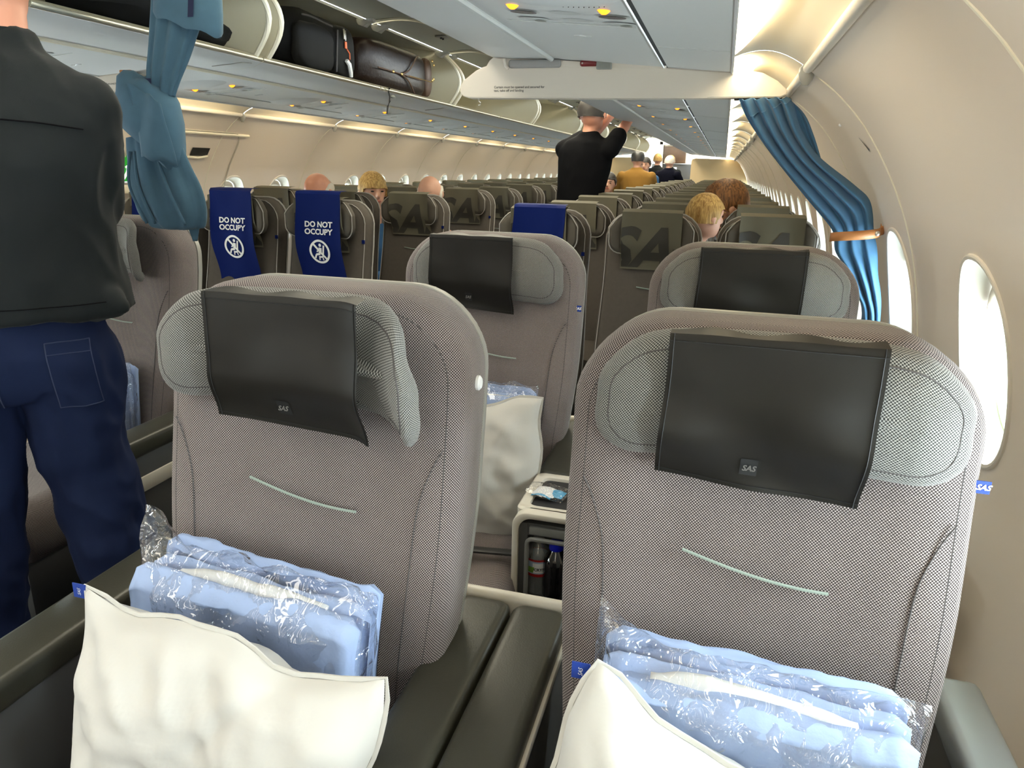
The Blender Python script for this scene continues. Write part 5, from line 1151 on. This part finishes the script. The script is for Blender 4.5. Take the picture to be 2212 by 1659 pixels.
# --- man in black reaching up into a right-hand bin
def standing(label, x, y, top, shirtm, pantm, hair, yaw=PI, arms='down', hk='short', skin='skin', lean_=0.0, vox=.014, half=.20, short=False, extra=None, disp=.008):
    p = thing('person', label, 'person', (x, y, FL)); H = top-FL; r = H*.061; hz = H-r*1.15; b = bmesh.new(); sn = H*.82
    cs, sn_ = math.cos(yaw-PI), math.sin(yaw-PI)
    def G(a, f, z): a += lean_*(z/H); return (a*cs-f*sn_, a*sn_+f*cs, z)       # a across, f forward (away from camera for yaw PI)
    headset(p, b, G(0, .02, hz), r, yaw, .05, hair, hk, face=True)
    cap(b, G(0, 0, sn+.02), G(0, .02, hz-.06), .058, .052); cap(b, G(-half*.72, 0, sn-.055), G(half*.72, 0, sn-.055), .04, .04); cap(b, G(0, 0, sn-.1), G(0, 0, H*.52), .11, .12)
    for s_ in (-1, 1): cap(b, G(s_*.09, 0, H*.50), G(s_*.10, 0, H*.27), .08, .052); cap(b, G(s_*.10, 0, H*.27), G(s_*.10, 0, .07), .05, .036); cap(b, G(s_*.10, 0, .035), G(s_*.11, .15, .03), .035, .028)
    sh_ = bmesh.new(); ellr(sh_, [(G(0, 0, H*.50), half*.88, .135), (G(0, 0, H*.60), half*.84, .13), (G(0, 0, H*.72), half*.98, .125), (G(0, 0, H*.79), half*1.02, .115), (G(0, 0, H*.825), half*.80, .10), (G(0, .01, H*.85), half*.40, .072), (G(0, .01, H*.865), half*.33, .064)])
    for s_ in (-1, 1):
        S = (s_*half*.92, 0, sn-.045)
        if arms == 'down': E, Wd = (s_*(half+.045), .04, sn-.33), (s_*(half-.02), .20, sn-.45)
        elif arms == 'up': E, Wd = (.10+s_*.11, .16, sn+.13 if s_ > 0 else sn+.10), (.20+s_*.06, .27, sn+.33)
        else: E, Wd = (s_*(half+.05), .16, sn-.28), (s_*(half-.05), .36, sn-.30)
        cap(b, G(*S), G(*E), .048, .041); cap(b, G(*E), G(*Wd), .040, .027); d_ = Vector(G(*Wd))-Vector(G(*E)); hand(b, G(*Wd), d_, s_)
        Sv, Ev = Vector(G(*S)), Vector(G(*E)); cap(sh_, Sv, Sv.lerp(Ev, .55 if short else 1.0), .068, .062)
        if not short: cap(sh_, Ev, Ev.lerp(Vector(G(*Wd)), .85), .058, .042)
    remeshed('body', b, M[skin], p, vox*.75, 2); remeshed('shirt', sh_, shirtm, p, vox, 4, disp=disp, dsz=.12, seed=x*9)
    t = bmesh.new(); ellr(t, [(G(0, 0, H*.54), half*.82, .115), (G(0, 0, H*.48), half*.86, .125), (G(0, 0, H*.44), half*.7, .11)])
    for s_ in (-1, 1): cap(t, G(s_*.09, 0, H*.49), G(s_*.10, 0, H*.27), .098, .078); cap(t, G(s_*.10, 0, H*.27), G(s_*.10, 0, .09), .076, .065)
    remeshed('trousers', t, pantm, p, vox, 3, disp=.006, dsz=.1)
    bm = bmesh.new()
    for s_ in (-1, 1): q = G(s_*.105, .06, .04); blob(bm, q[0], q[1], .04, .045, .12, .04, 2.6, 3.0, n=14)
    fin('shoe', bm, M['dark'], p)
    return p, G, r, hz
standing('man in black short sleeves reaching up to the right bins in the aisle', .12, 5.6, 1.97, M['blackcloth'], M['navycloth'], M['darkhair'], PI-.25, 'up', 'short', 'skinr', short=True, half=.205, lean_=.19)
p3, G3, r3, h3 = standing('man in a mustard jacket and black cap walking down the aisle', .07, 10.7, 1.70, M['mustard'], M['navycloth'], M['darkhair'], PI+.1, 'fwd', 'short', 'skin', half=.225)
bm = bmesh.new(); c_ = Vector(G3(0, .02, h3+r3*.30)); blob(bm, c_.x, c_.y+.01, c_.z+.01, r3*.98, r3*1.15, r3*.85, 2.2, 1, n=20, amp=0); grid(bm, 6, 4, lambda u, v: Vector((c_.x+(u-.5)*.12, c_.y+r3*1.0+.06*v, c_.z-.01-.01*v))); fin('cap', bm, M['dark'], p3)
standing('person in a blue top facing the camera beyond the man in mustard', .07, 11.9, 1.64, M['bluecloth'], M['navycloth'], M['darkhair'], -.2, 'down', 'short', half=.17)
standing('person in a dark navy jacket leaning over a seat at the end of the aisle', .16, 14.9, 1.72, M['navycloth'], M['navycloth'], M['whitehair'], PI-.5, 'fwd', 'short', half=.235, lean_=.06)
standing('person with yellow hair far down the aisle on the left', -.10, 15.9, 1.78, M['shirt'], M['navycloth'], M['blonde'], PI, 'down', 'short', half=.19)
standing('person with pale hair far down the aisle on the right', .12, 16.6, 1.76, M['shirt'], M['navycloth'], M['blonde'], PI, 'down', 'short', half=.19)
# --- seated passengers
def seated(label, x, y, hz, r, hair, hk, yaw, shirtm, skin='skin', pitch=0.0, tilt=0.0, half=.19, lx=0.0):
    """seat front face at y; head centre height hz"""
    p = thing('person', label, 'person', (x, y-.19, FL)); z = hz-FL; b = bmesh.new(); y0 = 0.0
    headset(p, b, (lx, y0, z), r, yaw, pitch, hair, hk, tilt=tilt)
    sn = z-r*2.35; cap(b, (lx*.5, .02, sn), (lx, .02, z-.05), .05*r/.1, .048*r/.1); k = r/.103
    cap(b, (-.12*k, .03, sn-.05), (.12*k, .03, sn-.05), .05*k, .05*k); cap(b, (0, 0, sn-.08), (0, -.02, .52), .10*k, .11*k)
    for s_ in (-1, 1): cap(b, (s_*.085*k, -.04, .50), (s_*.10*k, -.42*k, .50), .07*k, .05*k); cap(b, (s_*.10*k, -.42*k, .50), (s_*.10*k, -.40*k, .08), .048*k, .035*k)
    t = bmesh.new(); ellr(t, [((0, -.02, .46), half*.85, .12), ((0, -.01, .62), half*.85, .125), ((0, .0, sn-.12), half, .12), ((0, .02, sn-.03), half*.86, .09), ((lx*.4, .03, sn+.02), half*.4, .07), ((lx*.5, .03, sn+.045), half*.32, .06)])
    for s_ in (-1, 1):
        S, E, Wd = (s_*half*.9, .01, sn-.06), (s_*(half+.02), -.06, sn-.32), (s_*.10, -.28, .60); cap(b, S, E, .045*k, .038*k); cap(b, E, Wd, .036*k, .026*k); hand(b, Wd, (-.2*s_, -.9, -.2), s_); cap(t, S, E, .062*k, .055*k); cap(t, E, Vector(E).lerp(Vector(Wd), .8), .052*k, .04*k)
    remeshed('body', b, M[skin], p, .0095, 2); remeshed('shirt', t, shirtm, p, .014, 3, disp=.005, dsz=.1)
    t = bmesh.new()
    for s_ in (-1, 1): cap(t, (s_*.085*k, -.04, .50), (s_*.10*k, -.42*k, .50), .085*k, .068*k); cap(t, (s_*.10*k, -.42*k, .50), (s_*.10*k, -.40*k, .12), .066*k, .055*k)
    remeshed('trousers', t, M['navycloth'], p, .014, 3)
    return p
seated('bald man whose head shows above the navy cover, second row left', -1.06, 4.16, 1.285, .096, M['whitehair'], 'bald', -.1, M['ltgrey'], 'skinr', pitch=.6)
seated('woman with short blonde hair between the left seats, looking to the right', -1.14, 5.0, 1.262, .112, M['blonde'], 'bob', .8, M['bluecloth'], lx=.02)
seated('old man with thin white hair behind the second-row aisle seat', -.70, 5.04, 1.262, .105, M['whitehair'], 'bald', .2, M['ltgrey'], pitch=.6, half=.22)
seated('person with brown hair bending forward behind the right window seat', 1.45, 4.28, 1.265, .122, M['brownhair'], 'short', 2.1, M['ltgrey'], pitch=.5, lx=-.16)
seated('blond child between the first-row middle and window seats on the right', 1.04, 3.86, 1.24, .090, M['blonde'], 'child', 2.2, M['ltgrey'], half=.12, lx=.165)
seated('dark-haired passenger low behind far seats left of the man in mustard', .02, 8.6, 1.30, .10, M['darkhair'], 'short', 0, M['navycloth'])
# small plastic-wrapped bundle wedged between seats, right
bw = thing('wrapped_bundle', 'beige wrapped bundle between the second-row seat and economy', 'packet', (1.0, 2.66, .84)); bm = bmesh.new(); blob(bm, 0, 0, 0, .035, .05, .06, 2.5, 31.0, amp=.3); fin('bundle', bm, M['shellc'], bw)
